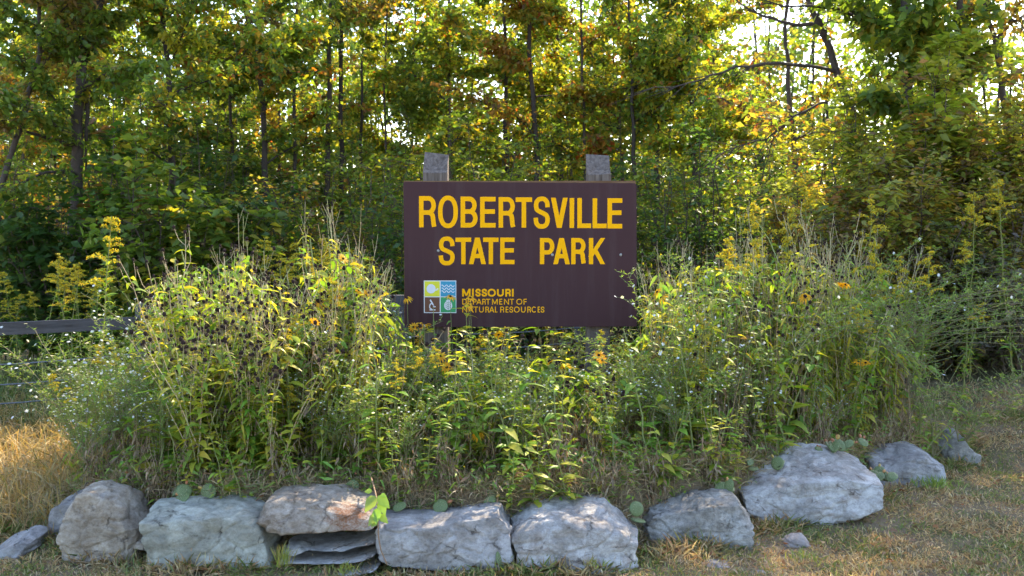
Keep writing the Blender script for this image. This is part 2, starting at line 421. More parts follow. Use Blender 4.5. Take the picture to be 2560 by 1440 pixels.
# posts with sloped, weathered tops
def post(pxa, pxb, ptop, pfront, name='post'):
    xa, _ = L2(pxa, 400); xb, _ = L2(pxb, 400); k = 1.024
    xa, xb = xa * k, xb * k
    zt = L2(0, ptop)[1] + (.012); zf = L2(0, pfront)[1]
    y0, y1 = .036, .036 + .15
    n = 7; V, T = [], []
    rngp = np.random.default_rng(int(pxa))
    ringp = [(xa + .006, y0), ((xa + xb) / 2, y0 - .001), (xb - .008, y0), (xb, y0 + .010), (xb - .003, (y0 + y1) / 2), (xb, y1), (xa, y1), (xa - .001, (y0 + y1) / 2), (xa, y0 + .008)]
    n = len(ringp)
    for lev in (-.12, .6, 1.2, 1.0):
        for (x, y) in ringp:
            t = (y - y0) / (y1 - y0)
            z = lev if lev < 1.1 else None
            if lev == -.12: z = -.15
            elif lev == .6: z = SZ - .1
            elif lev == 1.2: z = zf - .02
            else: z = zf + (zt - zf) * max(0, min(1, t)) + rngp.uniform(-.004, .004) - (.012 if x > xb - .004 and t > .6 else 0)
            V.append((x, y, z))
    for r_ in range(3):
        for i in range(n):
            j = (i + 1) % n; p = r_ * n
            T += [(p + i, p + j, p + n + j), (p + i, p + n + j, p + n + i)]
    top = 3 * n; cz = np.mean([V[top + i][2] for i in range(n)]); V.append(((xa + xb) / 2, (y0 + y1) / 2, cz - .004))
    for i in range(n): T.append((len(V) - 1, top + i, top + (i + 1) % n))
    g = Geo(); g.add(V, T, WHITE1); return g.build(name, M_POST, sign)
post(1062, 1122, 381, 432); post(1464, 1522, 384, 436)
for bx, by in ((1096, 627), (1380.5, 637), (1551, 637)):
    g = Geo(); x, z = L2(bx, by)
    g.ball((0, 0, 0), .0095, WHITE1, 12, 8, (1, .55, 1)); b = g.build('bolt', M_BOLT, panel, True); b.location = (x, -.0135, z)
# letters -------------------------------------------------------------
def arc(cx, cy, rx, ry, a0, a1, n=14, e=2.0):
    out = []
    for i in range(n + 1):
        a = math.radians(a0 + (a1 - a0) * i / n); c, s_ = math.cos(a), math.sin(a)
        out.append((cx + rx * math.copysign(abs(c) ** (2 / e), c), cy + ry * math.copysign(abs(s_) ** (2 / e), s_)))
    return out
def catmull(p, k=4):
    p = [p[0]] + list(p) + [p[-1]]; out = []
    for i in range(1, len(p) - 2):
        for j in range(k):
            t = j / k; a, b, c, d = (np.array(q, float) for q in p[i - 1:i + 3])
            out.append(tuple(.5 * (2 * b + (c - a) * t + (2 * a - 5 * b + 4 * c - d) * t * t + (3 * b - a - 3 * c + d) * t ** 3)))
    out.append(tuple(p[-1])); return out
S_PTS = catmull([(.97, .72), (.92, .88), (.72, .985), (.5, 1), (.25, .975), (.07, .87), (.04, .73), (.13, .60), (.36, .535), (.62, .475), (.88, .40), (.98, .26), (.92, .11), (.74, .02), (.5, 0), (.25, .02), (.06, .13), (.01, .29)])
# 's' stroke on the centre line, caps extended; 'n' stroke without caps; 'd' diagonal cut level at both ends (outer box units)
GL = {
 'R': [('s', [(0, 0), (0, 1)]), ('n', [(0, 1)] + arc(.56, .735, .40, .265, 90, -90) + [(0, .47)]), ('n', catmull([(.45, .47), (.70, .45), (.87, .36), (.92, .2), (.95, .06), (1.0, -.065)]))],
 'O': [('c', arc(.5, .5, .5, .5, 0, 360, 36, 2.25))],
 'B': [('s', [(0, 0), (0, 1)]), ('n', [(0, 1)] + arc(.52, .76, .41, .24, 90, -90) + [(0, .52)]), ('n', [(0, .52)] + arc(.55, .26, .45, .26, 90, -90) + [(0, 0)])],
 'E': [('s', [(0, 0), (0, 1)]), ('s', [(0, 1), (1, 1)]), ('s', [(0, .525), (.93, .525)]), ('s', [(0, 0), (1, 0)])],
 'F': [('s', [(0, 0), (0, 1)]), ('s', [(0, 1), (1, 1)]), ('s', [(0, .51), (.9, .51)])],
 'T': [('s', [(0, 1), (1, 1)]), ('s', [(.5, 0), (.5, 1)])],
 'S': [('s', S_PTS)],
 'V': [('d', (0, 1, .5, 0)), ('d', (1, 1, .5, 0))],
 'I': [('s', [(.5, 0), (.5, 1)])],
 'L': [('s', [(0, 0), (0, 1)]), ('s', [(0, 0), (1, 0)])],
 'A': [('d', (.5, 1, 0, 0)), ('d', (.5, 1, 1, 0)), ('n', [(.18, .27), (.82, .27)])],
 'P': [('s', [(0, 0), (0, 1)]), ('n', [(0, 1)] + arc(.58, .72, .42, .28, 90, -90) + [(0, .44)])],
 'K': [('s', [(0, 0), (0, 1)]), ('d', (1, 1, -.06, .28)), ('d', (.32, .56, 1, 0))],
 'M': [('s', [(0, 0), (0, 1)]), ('s', [(1, 0), (1, 1)]), ('d', (0, 1, .5, .12)), ('d', (1, 1, .5, .12))],
 'N': [('s', [(0, 0), (0, 1)]), ('s', [(1, 0), (1, 1)]), ('d', (0, 1, 1, 0))],
 'U': [('n', [(0, 1.06)] + arc(.5, .36, .5, .36, 180, 360) + [(1, 1.06)])],
 'D': [('s', [(0, 0), (0, 1)]), ('n', [(0, 1)] + arc(.42, .5, .58, .5, 90, -90, 18) + [(0, 0)])],
 'C': [('n', arc(.53, .5, .53, .5, 42, 318, 28))],
}
def ribbon(g, pts, tx, tz, y, closed=False, yb=0.0):
    pts = np.asarray(pts, float); n = len(pts)
    if closed:
        if np.allclose(pts[0], pts[-1]): pts = pts[:-1]; n -= 1
        tan = np.roll(pts, -1, 0) - np.roll(pts, 1, 0)
    else: tan = np.gradient(pts, axis=0)
    tan = nrm(tan); nr = np.stack([-tan[:, 1], tan[:, 0]], 1)
    off = nr * np.array([tx, tz]) * .5
    A, B = pts + off, pts - off
    V = [(a[0], y, a[1]) for a in A] + [(b[0], y, b[1]) for b in B] + [(a[0], yb, a[1]) for a in A] + [(b[0], yb, b[1]) for b in B]
    T = []; m = n if closed else n - 1
    for i in range(m):
        j = (i + 1) % n
        T += [(i, n + i, n + j), (i, n + j, j), (i, j, 2 * n + j), (i, 2 * n + j, 2 * n + i), (n + i, 3 * n + i, 3 * n + j), (n + i, 3 * n + j, n + j)]
    if not closed:
        for i in (0, n - 1): T += [(i, n + i, 3 * n + i), (i, 3 * n + i, 2 * n + i)]
    g.add(V, T, WHITE1)
def letter(ch, x0, y0, x1, y1, tw, th, mat, name='letter'):
    """box in photograph pixels on the panel, stroke widths in pixels"""
    ax, az = L2(x0, y1); bx, bz = L2(x1, y0); tx, tz = tw / SS, th / SS
    g = Geo(); k = 0
    for st in GL[ch]:
        y = -.0127 - .00008 * k; k += 1
        if st[0] == 'd':
            u0, v0, u1, v1 = st[1]
            X0, X1 = ax, bx; Z0, Z1 = az, bz
            hw = tx * 1.06
            def mx(u): return X0 + hw / 2 + (X1 - X0 - hw) * u
            a, b = (mx(u0), Z0 + (Z1 - Z0) * v0), (mx(u1), Z0 + (Z1 - Z0) * v1)
            if a[1] < b[1]: a, b = b, a
            flat_prism([(a[0] + hw / 2, a[1]), (a[0] - hw / 2, a[1]), (b[0] - hw / 2, b[1]), (b[0] + hw / 2, b[1])], y, -.0121, WHITE1, g)
            continue
        pts = [(ax + tx / 2 + (bx - ax - tx) * u, az + tz / 2 + (bz - az - tz) * v) for u, v in st[1]]
        if st[0] == 's':
            a, b = np.array(pts[0]), np.array(pts[1]); u = nrm(a - b); pts[0] = tuple(a + u * (tx, tz) * .5)
            a, b = np.array(pts[-1]), np.array(pts[-2]); u = nrm(a - b); pts[-1] = tuple(a + u * (tx, tz) * .5)
            if len(pts) > 2:
                pts[0] = tuple(np.array(pts[0]) - nrm(np.array(pts[0]) - np.array(pts[1])) * (tx, tz) * .35)
                pts[-1] = tuple(np.array(pts[-1]) - nrm(np.array(pts[-1]) - np.array(pts[-2])) * (tx, tz) * .35)
        ribbon(g, pts, tx, tz, y, st[0] == 'c', -.0121)
    return g.build(name, mat, panel)
def line(txt, boxes, zx, zy, sc, y0, y1, tw, th, mat=M_YEL):
    for ch, b in zip(txt, boxes):
        ya, yb = (b[2], b[3]) if len(b) > 2 else (y0, y1)
        letter(ch, b[0] / sc + zx, ya / sc + zy, b[1] / sc + zx, yb / sc + zy, tw, th, mat)
line('ROBERTSVILLE', [(295, 425, 362, 595), (437, 586, 358, 602), (606, 733, 366, 597), (752, 868, 368, 597), (890, 1015, 370, 598), (1018, 1140, 372, 598), (1150, 1275, 366, 606), (1281, 1406, 375, 600), (1422, 1453, 377, 600), (1478, 1581, 377, 601), (1592, 1697, 379, 602), (1703, 1813, 379, 604)], 950, 370, 3.0, 0, 0, 11.2, 11.4)
line('STATEPARK', [(440, 563, 664, 880), (567, 685, 672, 871), (667, 795, 672, 871), (774, 890, 672, 871), (902, 1009, 672, 871), (1199, 1307, 675, 871), (1299, 1423, 675, 871), (1433, 1543, 675, 871), (1565, 1687, 675, 871)], 950, 370, 3.0, 0, 0, 10.8, 10.8)
line('MISSOURI', [(868, 1012), (1040, 1068), (1096, 1190), (1203, 1300), (1308, 1450), (1470, 1588), (1614, 1712), (1730, 1758)], 1030, 680, 6.919, 290, 425, 4.3, 4.0)
line('DEPARTMENTOF', [(870, 948), (965, 1014), (1055, 1118), (1112, 1205), (1216, 1278), (1278, 1355), (1385, 1482), (1510, 1562), (1592, 1678), (1690, 1765), (1805, 1908), (1930, 1985)], 1030, 680, 6.919, 463, 562, 2.1, 2.0)
line('NATURALRESOURCES', [(870, 955), (972, 1066), (1066, 1142), (1160, 1240), (1270, 1332), (1335, 1425), (1436, 1478), (1527, 1596), (1620, 1668), (1685, 1750), (1765, 1862), (1886, 1966), (1996, 2058), (2068, 2150), (2175, 2215), (2227, 2290)], 1030, 680, 6.919, 598, 700, 2.1, 2.0)
# emblem: four coloured fields on a white square
def zz(x, y): return L2(x / 6.919 + 1030, y / 6.919 + 680)
def zrect(x0, y0, x1, y1, ya, yb):
    a, b = zz(x0, y1), zz(x1, y0); return flat_prism([(b[0], a[1]), (b[0], b[1]), (a[0], b[1]), (a[0], a[1])], ya, yb)
emblem = zrect(205, 147, 766, 709, -.0135, -.0122).build('emblem', M_WHITE, panel)
for (x0, y0, x1, y1), c, nm in (((218, 160, 480, 422), (.62, .56, .03), 'yellow_field'), ((496, 160, 755, 422), (.035, .24, .36), 'blue_field'), ((220, 436, 480, 697), (.13, .05, .025), 'brown_field'), ((496, 436, 757, 697), (.035, .26, .09), 'green_field')):
    zrect(x0, y0, x1, y1, -.0139, -.0134).build(nm, paint_mat(nm, c, .5, .08, 30), emblem)
def zpoly(pts, name, y=-.0143, mat=M_WHITE):
    return flat_prism([zz(*p) for p in pts][::-1], y, -.0138).build(name, mat, emblem)
zpoly([(330 + 78 * math.cos(a), 290 + 80 * math.sin(a)) for a in np.linspace(0, 2 * math.pi, 32, endpoint=False)], 'sun_disc')
def zline(pts, w, name, y=-.0145, mat=M_WHITE):
    g = Geo()
    for k, ln in enumerate(pts): ribbon(g, [zz(*p) for p in ln], w / 6.919 / SS, w / 6.919 / SS, y - .00008 * k, False, -.0137)
    return g.build(name, mat, emblem)
zline([catmull([(395, 296), (420, 305), (440, 285), (458, 292)]), catmull([(392, 315), (415, 318), (440, 306), (455, 310)])], 11, 'sun_ray')
for yy in (240, 290, 340):
    zline([[(x, yy - 16 * math.sin((x - 512) / 222 * 3 * 2 * math.pi + .6)) for x in np.linspace(512, 734, 40)]], 13, 'wave')
zline([[(302, 655), (406, 655)], catmull([(345, 645), (312, 625), (305, 590), (318, 556), (345, 545)]), [(362, 605), (410, 600)]], 17, 'microscope_stand')
zline([[(316, 480), (366, 570)]], 24, 'microscope_tube'); zline([[(372, 578), (390, 608)]], 13, 'microscope_lens', -.0147)
lf = [(626, 468), (660, 495), (690, 545), (697, 590), (685, 625), (655, 652), (626, 662), (597, 652), (566, 625), (554, 590), (562, 545), (592, 495)]
zpoly(lf, 'leaf_shape')
M_GRN = paint_mat('emblem_vein', (.05, .16, .07), .5)
zline([[(626, 450), (626, 672)]] + [[(626, y), (626 + s_ * 48, y - 34)] for y in (540, 572, 604, 636) for s_ in (-1, 1)], 6, 'leaf_vein', -.0150, M_GRN)

# ------------------------------------------------------------------ stones
RNG = np.random.default_rng(7)
def stone(name, label, top, bot, Y0, thick, mat, seed, tilt=0.10, planes=9, rough=.020, strata=.010, group=None, res=(64, 40, 18), round_k=14, kind='boulder', sink=34):
    """top / bot: silhouette points (px,py) left to right; Y0: distance of the front face; thick: depth."""
    rng = np.random.default_rng(seed)
    top = np.array(top, float); bot = np.array(bot, float); bot[:, 1] += sink
    Ym = Y0 + thick * .35
    def xz(p, Y): q = P(p[0], p[1], Y); return q[0], q[2]
    tx = [xz(p, Y0 + thick * .75) for p in top]; bx = [xz(p, Y0) for p in bot]
    # world profiles, parameter a in [-1,1] along each
    tX = np.array([P(p[0], p[1], Ym)[0] for p in top]); tZ = np.array([t[1] for t in tx]); bX = np.array([P(p[0], p[1], Ym)[0] for p in bot]); bZ = np.array([b[1] for b in bx])
    nxr, nzr, nyr = res
    faces, idx, pts = [], {}, []
    def vid(i, j, k):
        key = (i, j, k)
        if key not in idx:
            idx[key] = len(pts); pts.append((2 * i / nxr - 1, 2 * j / nyr - 1, 2 * k / nzr - 1))
        return idx[key]
    for i in range(nxr):
        for k in range(nzr):
            for j, fl in ((0, False), (nyr, True)):
                q = [vid(i, j, k), vid(i + 1, j, k), vid(i + 1, j, k + 1), vid(i, j, k + 1)]; q = q[::-1] if fl else q; faces += [(q[0], q[1], q[2]), (q[0], q[2], q[3])]
    for i in range(nxr):
        for j in range(nyr):
            for k, fl in ((0, True), (nzr, False)):
                q = [vid(i, j, k), vid(i + 1, j, k), vid(i + 1, j + 1, k), vid(i, j + 1, k)]; q = q[::-1] if fl else q; faces += [(q[0], q[1], q[2]), (q[0], q[2], q[3])]
    for k in range(nzr):
        for j in range(nyr):
            for i, fl in ((0, True), (nxr, False)):
                q = [vid(i, j, k), vid(i, j + 1, k), vid(i, j + 1, k + 1), vid(i, j, k + 1)]; q = q if fl else q[::-1]; q = q[::-1]; faces += [(q[0], q[1], q[2]), (q[0], q[2], q[3])]
    Q = np.array(pts)
    mx = np.max(np.abs(Q), axis=1, keepdims=True)
    Q = Q * mx / (np.sum(np.abs(Q) ** round_k, axis=1, keepdims=True) ** (1 / round_k))
    for _ in range(planes):                                     # chipped facets
        d = nrm(np.sign(rng.normal(size=3)) * rng.permutation(np.array([rng.uniform(.6, 1), rng.uniform(.6, 1), rng.uniform(0, .55)])))
        if d[1] > .3: d[1] = -d[1]
        if d[2] < 0: d[2] *= .5; d = nrm(d)
        h = np.sum(np.abs(d) ** (round_k / (round_k - 1))) ** ((round_k - 1) / round_k) * rng.uniform(.86, .97)
        e = np.maximum(0, Q @ d - h); Q = Q - e[:, None] * d
    for base_d, m_ in (((0, -1, 0), 7), ((0, 0, 1), 2), ((-1, 0, 0), 2), ((1, 0, 0), 2)):
        for _ in range(m_):
            d = nrm(np.array(base_d, float) + rng.normal(0, .11 if base_d[2] else .23, 3)); h = np.sum(np.abs(d) ** (round_k / (round_k - 1))) ** ((round_k - 1) / round_k) * rng.uniform(.86, .97)
            e = np.maximum(0, Q @ d - h); Q = Q - e[:, None] * d
    Q = Q * np.array([1.10, 1.0, 1.10])
    a, c, b = Q[:, 0], Q[:, 1], Q[:, 2]
    u = np.clip((a + 1) / 2, 0, 1)
    ut = np.linspace(0, 1, len(tX)) if len(tX) < 3 else (tX - tX[0]) / (tX[-1] - tX[0]); ub = (bX - bX[0]) / (bX[-1] - bX[0])
    TX, TZ = np.interp(u, ut, tX), np.interp(u, ut, tZ); BX, BZ = np.interp(u, ub, bX), np.interp(u, ub, bZ)
    w = (b + 1) / 2; dep = (c + 1) / 2
    X = BX + (TX - BX) * w + np.sign(a) * np.maximum(0, np.abs(a) - 1) * (TX[-1] * 0 + .10); Z = BZ + (TZ - BZ) * w
    Hh = TZ - BZ
    Z = Z - tilt * Hh * (1 - dep) * w                           # top surface falls a little towards the viewer
    Yw = Y0 + thick * (dep + .12 * w * (1 - dep))
    V = np.stack([X, Yw, Z], 1)
    cen = V.mean(0)
    out = nrm(V - cen)
    sv = seed * 3.17
    for i in range(len(V)):
        p_ = Vector(V[i])
        n1 = noise.fractal(p_ * 4.5 + Vector((sv, 0, 0)), 1.0, 2.1, 4)
        n2 = noise.fractal(Vector((p_.x * 4, p_.y * 4, p_.z * 12)) + Vector((0, sv, 0)), .9, 2.0, 3)
        n3 = noise.noise(p_ * 24 + Vector((sv, sv, 0)))
        n4 = noise.turbulence(p_ * 9 + Vector((sv, 1.7, 0)), 3, False)
        dv = noise.voronoi(Vector((p_.x * 7, p_.y * 7, p_.z * 10)) + Vector((sv, 0, sv)))[0]
        V[i] += out[i] * (n1 * rough * .6 + abs(noise.noise(p_ * 11 + Vector((0, sv, 3)))) * .012 - .004 + n2 * strata * 1.2 + n3 * .004 - (n4 - .35) * .012 - max(0, .10 - (dv[1] - dv[0])) * .10)
    base = np.array([cen[0], cen[1], V[:, 2].min()])
    g = Geo(); g.add(V - base, faces, WHITE1)
    o = g.build(name, mat, None, True); o.location = base
    tag(o, label, kind, group); return o
SM_LAV = stone_mat('stone_lavender', (.290, .267, .255), (.534, .499, .487), (.20, .15, .11), .35)
SM_LAV2 = stone_mat('stone_lavender_pale', (.313, .284, .267), (.650, .615, .592), (.28, .18, .12), .5)
SM_GRN = stone_mat('stone_greenish', (.313, .307, .255), (.557, .539, .464), (.26, .23, .17), .45)
SM_BRN = stone_mat('stone_brownish', (.325, .249, .180), (.603, .522, .441), (.26, .18, .11), .6)
SM_RUST = stone_mat('stone_rust_lichen', (.278, .220, .168), (.557, .476, .406), (.17, .105, .06), .7, patch=((.17, -.19, .11), .12, (.24, .085, .03)))
SM_MOT = stone_mat('stone_mottled', (.220, .203, .180), (.557, .522, .487), (.17, .14, .11), .5, dark_amt=.55)
SM_PALE = stone_mat('stone_pale_ledge', (.336, .313, .290), (.650, .603, .580), (.34, .20, .10), .5)
SM_DUST = stone_mat('stone_dusty_pink', (.34, .28, .25), (.50, .44, .42), (.30, .22, .17), .4)
WALLG = 'boulders of the low dry-laid retaining wall'
stone('boulder', 'upright pale boulder with a white left facet at the left end of the wall', [(165, 1262), (200, 1212), (240, 1208), (290, 1222), (345, 1285)], [(170, 1385), (215, 1400), (280, 1405), (338, 1398)], 5.04, .36, SM_BRN, 11, .06, 12, group=WALLG)
stone('boulder', 'broad greenish grey boulder beside the upright boulder, tapering towards the ground', [(364, 1258), (430, 1250), (520, 1250), (600, 1248), (650, 1262)], [(392, 1400), (470, 1430), (560, 1446), (640, 1430), (695, 1395)], 4.87, .40, SM_GRN, 12, .12, 6, round_k=13, group=WALLG)
stone('boulder', 'brown-grey slab boulder with a rusty lichen patch on stacked ledge stones', [(648, 1262), (680, 1226), (740, 1218), (850, 1222), (925, 1240)], [(662, 1326), (720, 1334), (830, 1330), (935, 1324)], 4.90, .42, SM_RUST, 13, .10, 6, strata=.016, sink=0, round_k=13, group=WALLG)
stone('boulder', 'smooth lavender-grey block with a level top right of the rusty boulder', [(944, 1284), (1060, 1280), (1170, 1264), (1245, 1258), (1268, 1290)], [(962, 1398), (1060, 1412), (1170, 1414), (1279, 1400)], 4.88, .40, SM_LAV, 14, .08, 5, rough=.010, strata=.010, sink=14, round_k=15, group=WALLG)
stone('boulder', 'rounded cracked lavender boulder below the sign\'s right post', [(1286, 1290), (1330, 1262), (1420, 1250), (1520, 1252), (1585, 1310)], [(1300, 1400), (1380, 1425), (1480, 1425), (1578, 1398)], 4.89, .44, SM_LAV2, 15, .16, 10, rough=.028, group=WALLG)
stone('boulder', 'mottled grey boulder with a darker lichened top left of the largest slab', [(1614, 1262), (1680, 1248), (1760, 1232), (1840, 1226), (1868, 1262)], [(1618, 1350), (1700, 1368), (1790, 1362), (1872, 1335)], 5.28, .38, SM_MOT, 16, .12, 4, group=WALLG)
stone('boulder', 'largest boulder of the wall, a wide lavender slab with a broad flat top', [(1846, 1170), (1900, 1142), (1985, 1122), (2100, 1122), (2186, 1148)], [(1858, 1268), (1950, 1290), (2060, 1282), (2140, 1262), (2178, 1246)], 5.70, .66, SM_LAV2, 17, .34, 3, rough=.022, round_k=13, group=WALLG, res=(74, 36, 34))
stone('boulder', 'humped grey boulder right of the largest slab', [(2184, 1135), (2240, 1120), (2305, 1112), (2350, 1140)], [(2186, 1205), (2250, 1215), (2310, 1205), (2352, 1192)], 6.5, .44, SM_LAV, 18, .2, 4, group=WALLG)
stone('boulder', 'small angular grey boulder at the right end of the wall', [(2362, 1110), (2388, 1080), (2412, 1078), (2440, 1120)], [(2368, 1150), (2400, 1162), (2424, 1158), (2436, 1140)], 7.2, .26, SM_MOT, 19, .2, 10, res=(20, 16, 10), group=WALLG)
stone('boulder', 'small grey stone behind the wall\'s right end under the leaning plants', [(2306, 1078), (2330, 1072), (2352, 1082)], [(2306, 1102), (2330, 1106), (2354, 1100)], 7.7, .2, SM_LAV, 20, .1, 6, res=(16, 12, 8), group=WALLG)
stone('boulder', 'dim grey stone half hidden behind the upright boulder', [(128, 1262), (165, 1236), (200, 1232), (222, 1262)], [(130, 1345), (170, 1352), (220, 1350)], 5.45, .26, SM_LAV, 21, .1, 8, res=(24, 18, 10), group=WALLG)
stone('boulder', 'flat blue-grey stone sunk in grass at the lower left corner', [(-70, 1385), (0, 1340), (50, 1320), (78, 1330)], [(-60, 1425), (0, 1412), (40, 1392), (76, 1360)], 5.12, .34, SM_LAV, 22, .3, 6, res=(26, 12, 14), group=WALLG)
LEDG = 'thin ledge slabs stacked under the rusty boulder'
for i, (lab, t, b, y, th, mt) in enumerate([
    ('white-stained thin ledge slab right under the rusty boulder', [(726, 1352), (800, 1344), (880, 1340), (938, 1336)], [(730, 1366), (800, 1374), (860, 1378), (936, 1358)], 4.88, .32, SM_PALE),
    ('grey wedge of ledge stone beside the green grass tuft', [(712, 1362), (745, 1350), (770, 1356)], [(712, 1386), (745, 1386), (772, 1374)], 4.87, .22, SM_MOT),
    ('rusty flecked ledge slab second below the rusty boulder', [(722, 1384), (800, 1376), (880, 1374), (938, 1362)], [(722, 1402), (800, 1406), (880, 1406), (940, 1394)], 4.84, .32, SM_PALE),
    ('lowest broken ledge slab at the foot of the stack', [(690, 1398), (760, 1402), (860, 1404), (940, 1394)], [(672, 1446), (760, 1452), (860, 1448), (944, 1428)], 4.80, .32, SM_PALE),
    ('blue-grey ledge slab under the smooth lavender block', [(1030, 1414), (1110, 1414), (1180, 1412), (1226, 1406)], [(1064, 1448), (1110, 1450), (1180, 1448), (1222, 1440)], 4.80, .32, SM_LAV),
    ('small tan wedge between the two left boulders', [(328, 1330), (350, 1336), (382, 1350)], [(326, 1352), (350, 1366), (382, 1372)], 5.10, .18, SM_BRN)]):
    stone('ledge_stone', lab, t, b, y, th, mt, 30 + i, .1, 6, rough=.012, strata=.014, group=LEDG if i < 4 else None, sink=6, res=(40, 10, 14), round_k=7, kind='stone slab')
for i, (lab, cx, cy, w, h) in enumerate([
    ('pale pinkish stone lying in the lawn right of the mottled boulder', 1992, 1352, 62, 44), ('low dusty stone flush with the lawn below the mottled boulder', 1890, 1362, 90, 24),
    ('flat dusty stone near the lower edge right of the cracked boulder', 1795, 1415, 84, 34), ('small pale stone in the lawn far right of the wall', 2528, 1132, 48, 18),
    ('white chip of stone at the foot of the upright boulder', 212, 1394, 44, 18), ('low pale stone by the humped boulder', 2465, 1082, 40, 12), ('dusty stone at the bottom edge of the lawn', 1900, 1434, 40, 20)]):
    Yb = 1.5 * F_PX / (cy + h / 2 - 600)
    stone('loose_stone', lab, [(cx - w * .45, cy - h * .2), (cx - w * .1, cy - h * .5), (cx + w * .3, cy - h * .42), (cx + w * .5, cy)], [(cx - w * .5, cy + h * .35), (cx, cy + h * .55), (cx + w * .5, cy + h * .4)], Yb, w / F_PX * Yb * .8, SM_DUST, 60 + i, .3, 8, rough=.008, strata=.004, group='stones lying loose in the lawn', sink=4, res=(18, 8, 12), round_k=4, kind='stone')

# ------------------------------------------------------------------ trees
PAL_Y = [(4, (.45, .39, .05)), (5, (.25, .33, .05)), (.8, (.46, .29, .04)), (.45, (.40, .15, .03)), (4, (.15, .23, .05))]
PAL_O = [(3, (.44, .22, .05)), (4, (.42, .34, .06)), (1, (.24, .13, .05)), (4, (.22, .27, .05)), (.5, (.40, .09, .03))]
PAL_G = [(5, (.14, .21, .04)), (3, (.20, .26, .05)), (1.4, (.36, .33, .05)), (.3, (.24, .14, .04))]
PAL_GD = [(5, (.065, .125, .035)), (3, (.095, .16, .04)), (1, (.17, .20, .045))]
PAL_B = [(3, (.26, .16, .07)), (2, (.34, .22, .07)), (3, (.19, .22, .06)), (2, (.38, .32, .06))]
PAL_L = [(4, (.32, .36, .05)), (3, (.22, .28, .05)), (1, (.42, .38, .05))]
BARKC = (.060, .045, .038)
def tree(rng, label, path, r0, top_z, pal, nleaf, leaf=(.085, .05), zmin=2.2, spread=1.6, nl=16, extra=None, group=None, bare=False, name='tree'):
    """path: list of (px,py,Y) traced up the trunk; grows down to the ground and up to top_z"""
    pts = [P(*q) for q in path]
    a, b = pts[0], pts[1]; dirn = (b - a); 
    gx_ = a[0] - dirn[0] / max(dirn[2], .2) * (a[2]) * .35; gy_ = a[1]
    base = np.array([gx_, gy_, float(zg(gx_, gy_)) - .05])
    pts = [base] + pts
    if 1480 < path[-1][0] < 2390: top_z = min(top_z, 5.4)
    if 1480 < path[-1][0] < 2390: nleaf *= .62
    if 1770 < path[-1][0] < 2240: nleaf *= .7
    if 2380 <= path[-1][0] < 2600: top_z = min(top_z, 5.6); nleaf *= .8
    if path[-1][0] >= 2600: top_z = 8.5; nleaf *= 1.6; nl += 12; zmin = 5.0  # the two added shade trees: tall dense crowns above the frame block the sun
    up = nrm(pts[-1] - pts[-2]); p = pts[-1].copy()
    while p[2] < top_z:
        up = nrm(up + rng.normal(0, .13, 3) + np.array([0, 0, .12])); p = p + up * .8; pts.append(p.copy())
    pts = np.array(pts)
    # resample smoothly
    t = np.concatenate([[0], np.cumsum(np.linalg.norm(np.diff(pts, axis=0), axis=1))]); tt = np.linspace(0, t[-1], 26)
    pts = np.stack([np.interp(tt, t, pts[:, k]) for k in range(3)], 1); pts[1:-1] += rng.normal(0, .012, (24, 3))
    root = empty(name, tuple(base + np.array([0, 0, .05]))); tag(root, label, 'tree', group); org = np.array(root.location)
    gb, gl = Geo(), Geo(); nleaf = int(nleaf * 2.5); leaf = (leaf[0] * 1.04, leaf[1] * 1.06)
    rad = r0 * (1 - .85 * (tt / tt[-1]) ** 1.1); rad[0] *= 1.5
    bc = np.array(BARKC) * rng.uniform(.8, 1.4)
    gb.tube(pts - org, rad, bc, 7)
    tw0, tw1, tr = [], [], []
    ends = []
    for k in range(nl):
        z0 = rng.uniform(zmin, top_z * .97); i = int(np.searchsorted(pts[:, 2], z0)); i = min(max(i, 1), 25); p0 = pts[i]
        az = rng.uniform(0, 2 * math.pi); ln = spread * rng.uniform(.5, 1.15) * (1.1 - .6 * (z0 - zmin) / max(.1, top_z - zmin))
        d = np.array([math.cos(az), math.sin(az), rng.uniform(.25, .9)]); d /= np.linalg.norm(d)
        q = [p0]
        for s_ in range(5):
            d = nrm(d + rng.normal(0, .16, 3) + np.array([0, 0, -.02])); q.append(q[-1] + d * ln / 5)
        q = np.array(q); rr = rad[i] * rng.uniform(.28, .5)
        gb.tube(q - org, np.linspace(rr, .004, 6), bc, 4)
        for s_ in range(1, 6):
            for m_ in range(6):
                e0 = q[s_] if s_ == 5 else q[s_] + (q[s_] - q[s_ - 1]) * rng.uniform(-.5, .5)
                e1 = e0 + nrm(d + rng.normal(0, .8, 3) * np.array([1, 1, .6])) * ln * rng.uniform(.15, .36)
                tw0.append(e0); tw1.append(e1); tr.append(.006); ends.append((e0, e1))
    if extra:
        for q, rr, lv in extra:
            q = np.array([P(*s_) for s_ in q]); tq = np.linspace(0, 1, 14); ts = np.linspace(0, 1, len(q)); q = np.stack([np.interp(tq, ts, q[:, k]) for k in range(3)], 1) + rng.normal(0, .012, (14, 3))
            q[1:-1, 2] += .05 * np.cumsum(rng.normal(0, .25, 12)); gb.tube(q - org, np.linspace(rr * .75, .005, 14), bc, 6)
            for s_ in range(2, 14):
                for m_ in range(2):
                    e1 = q[s_] + nrm(q[s_] - q[s_ - 1] + rng.normal(0, .045, 3)) * rng.uniform(.2, .55) + np.array([0, 0, rng.uniform(-.25, .05)])
                    tw0.append(q[s_]); tw1.append(e1); tr.append(.006)
                    if lv: ends.append((q[s_], e1))
    tw0, tw1 = np.array(tw0), np.array(tw1)
    gb.twigs(tw0 - org, tw1 - org, np.array(tr), .002, bc)
    e0 = np.array([e[0] for e in ends]); e1 = np.array([e[1] for e in ends])
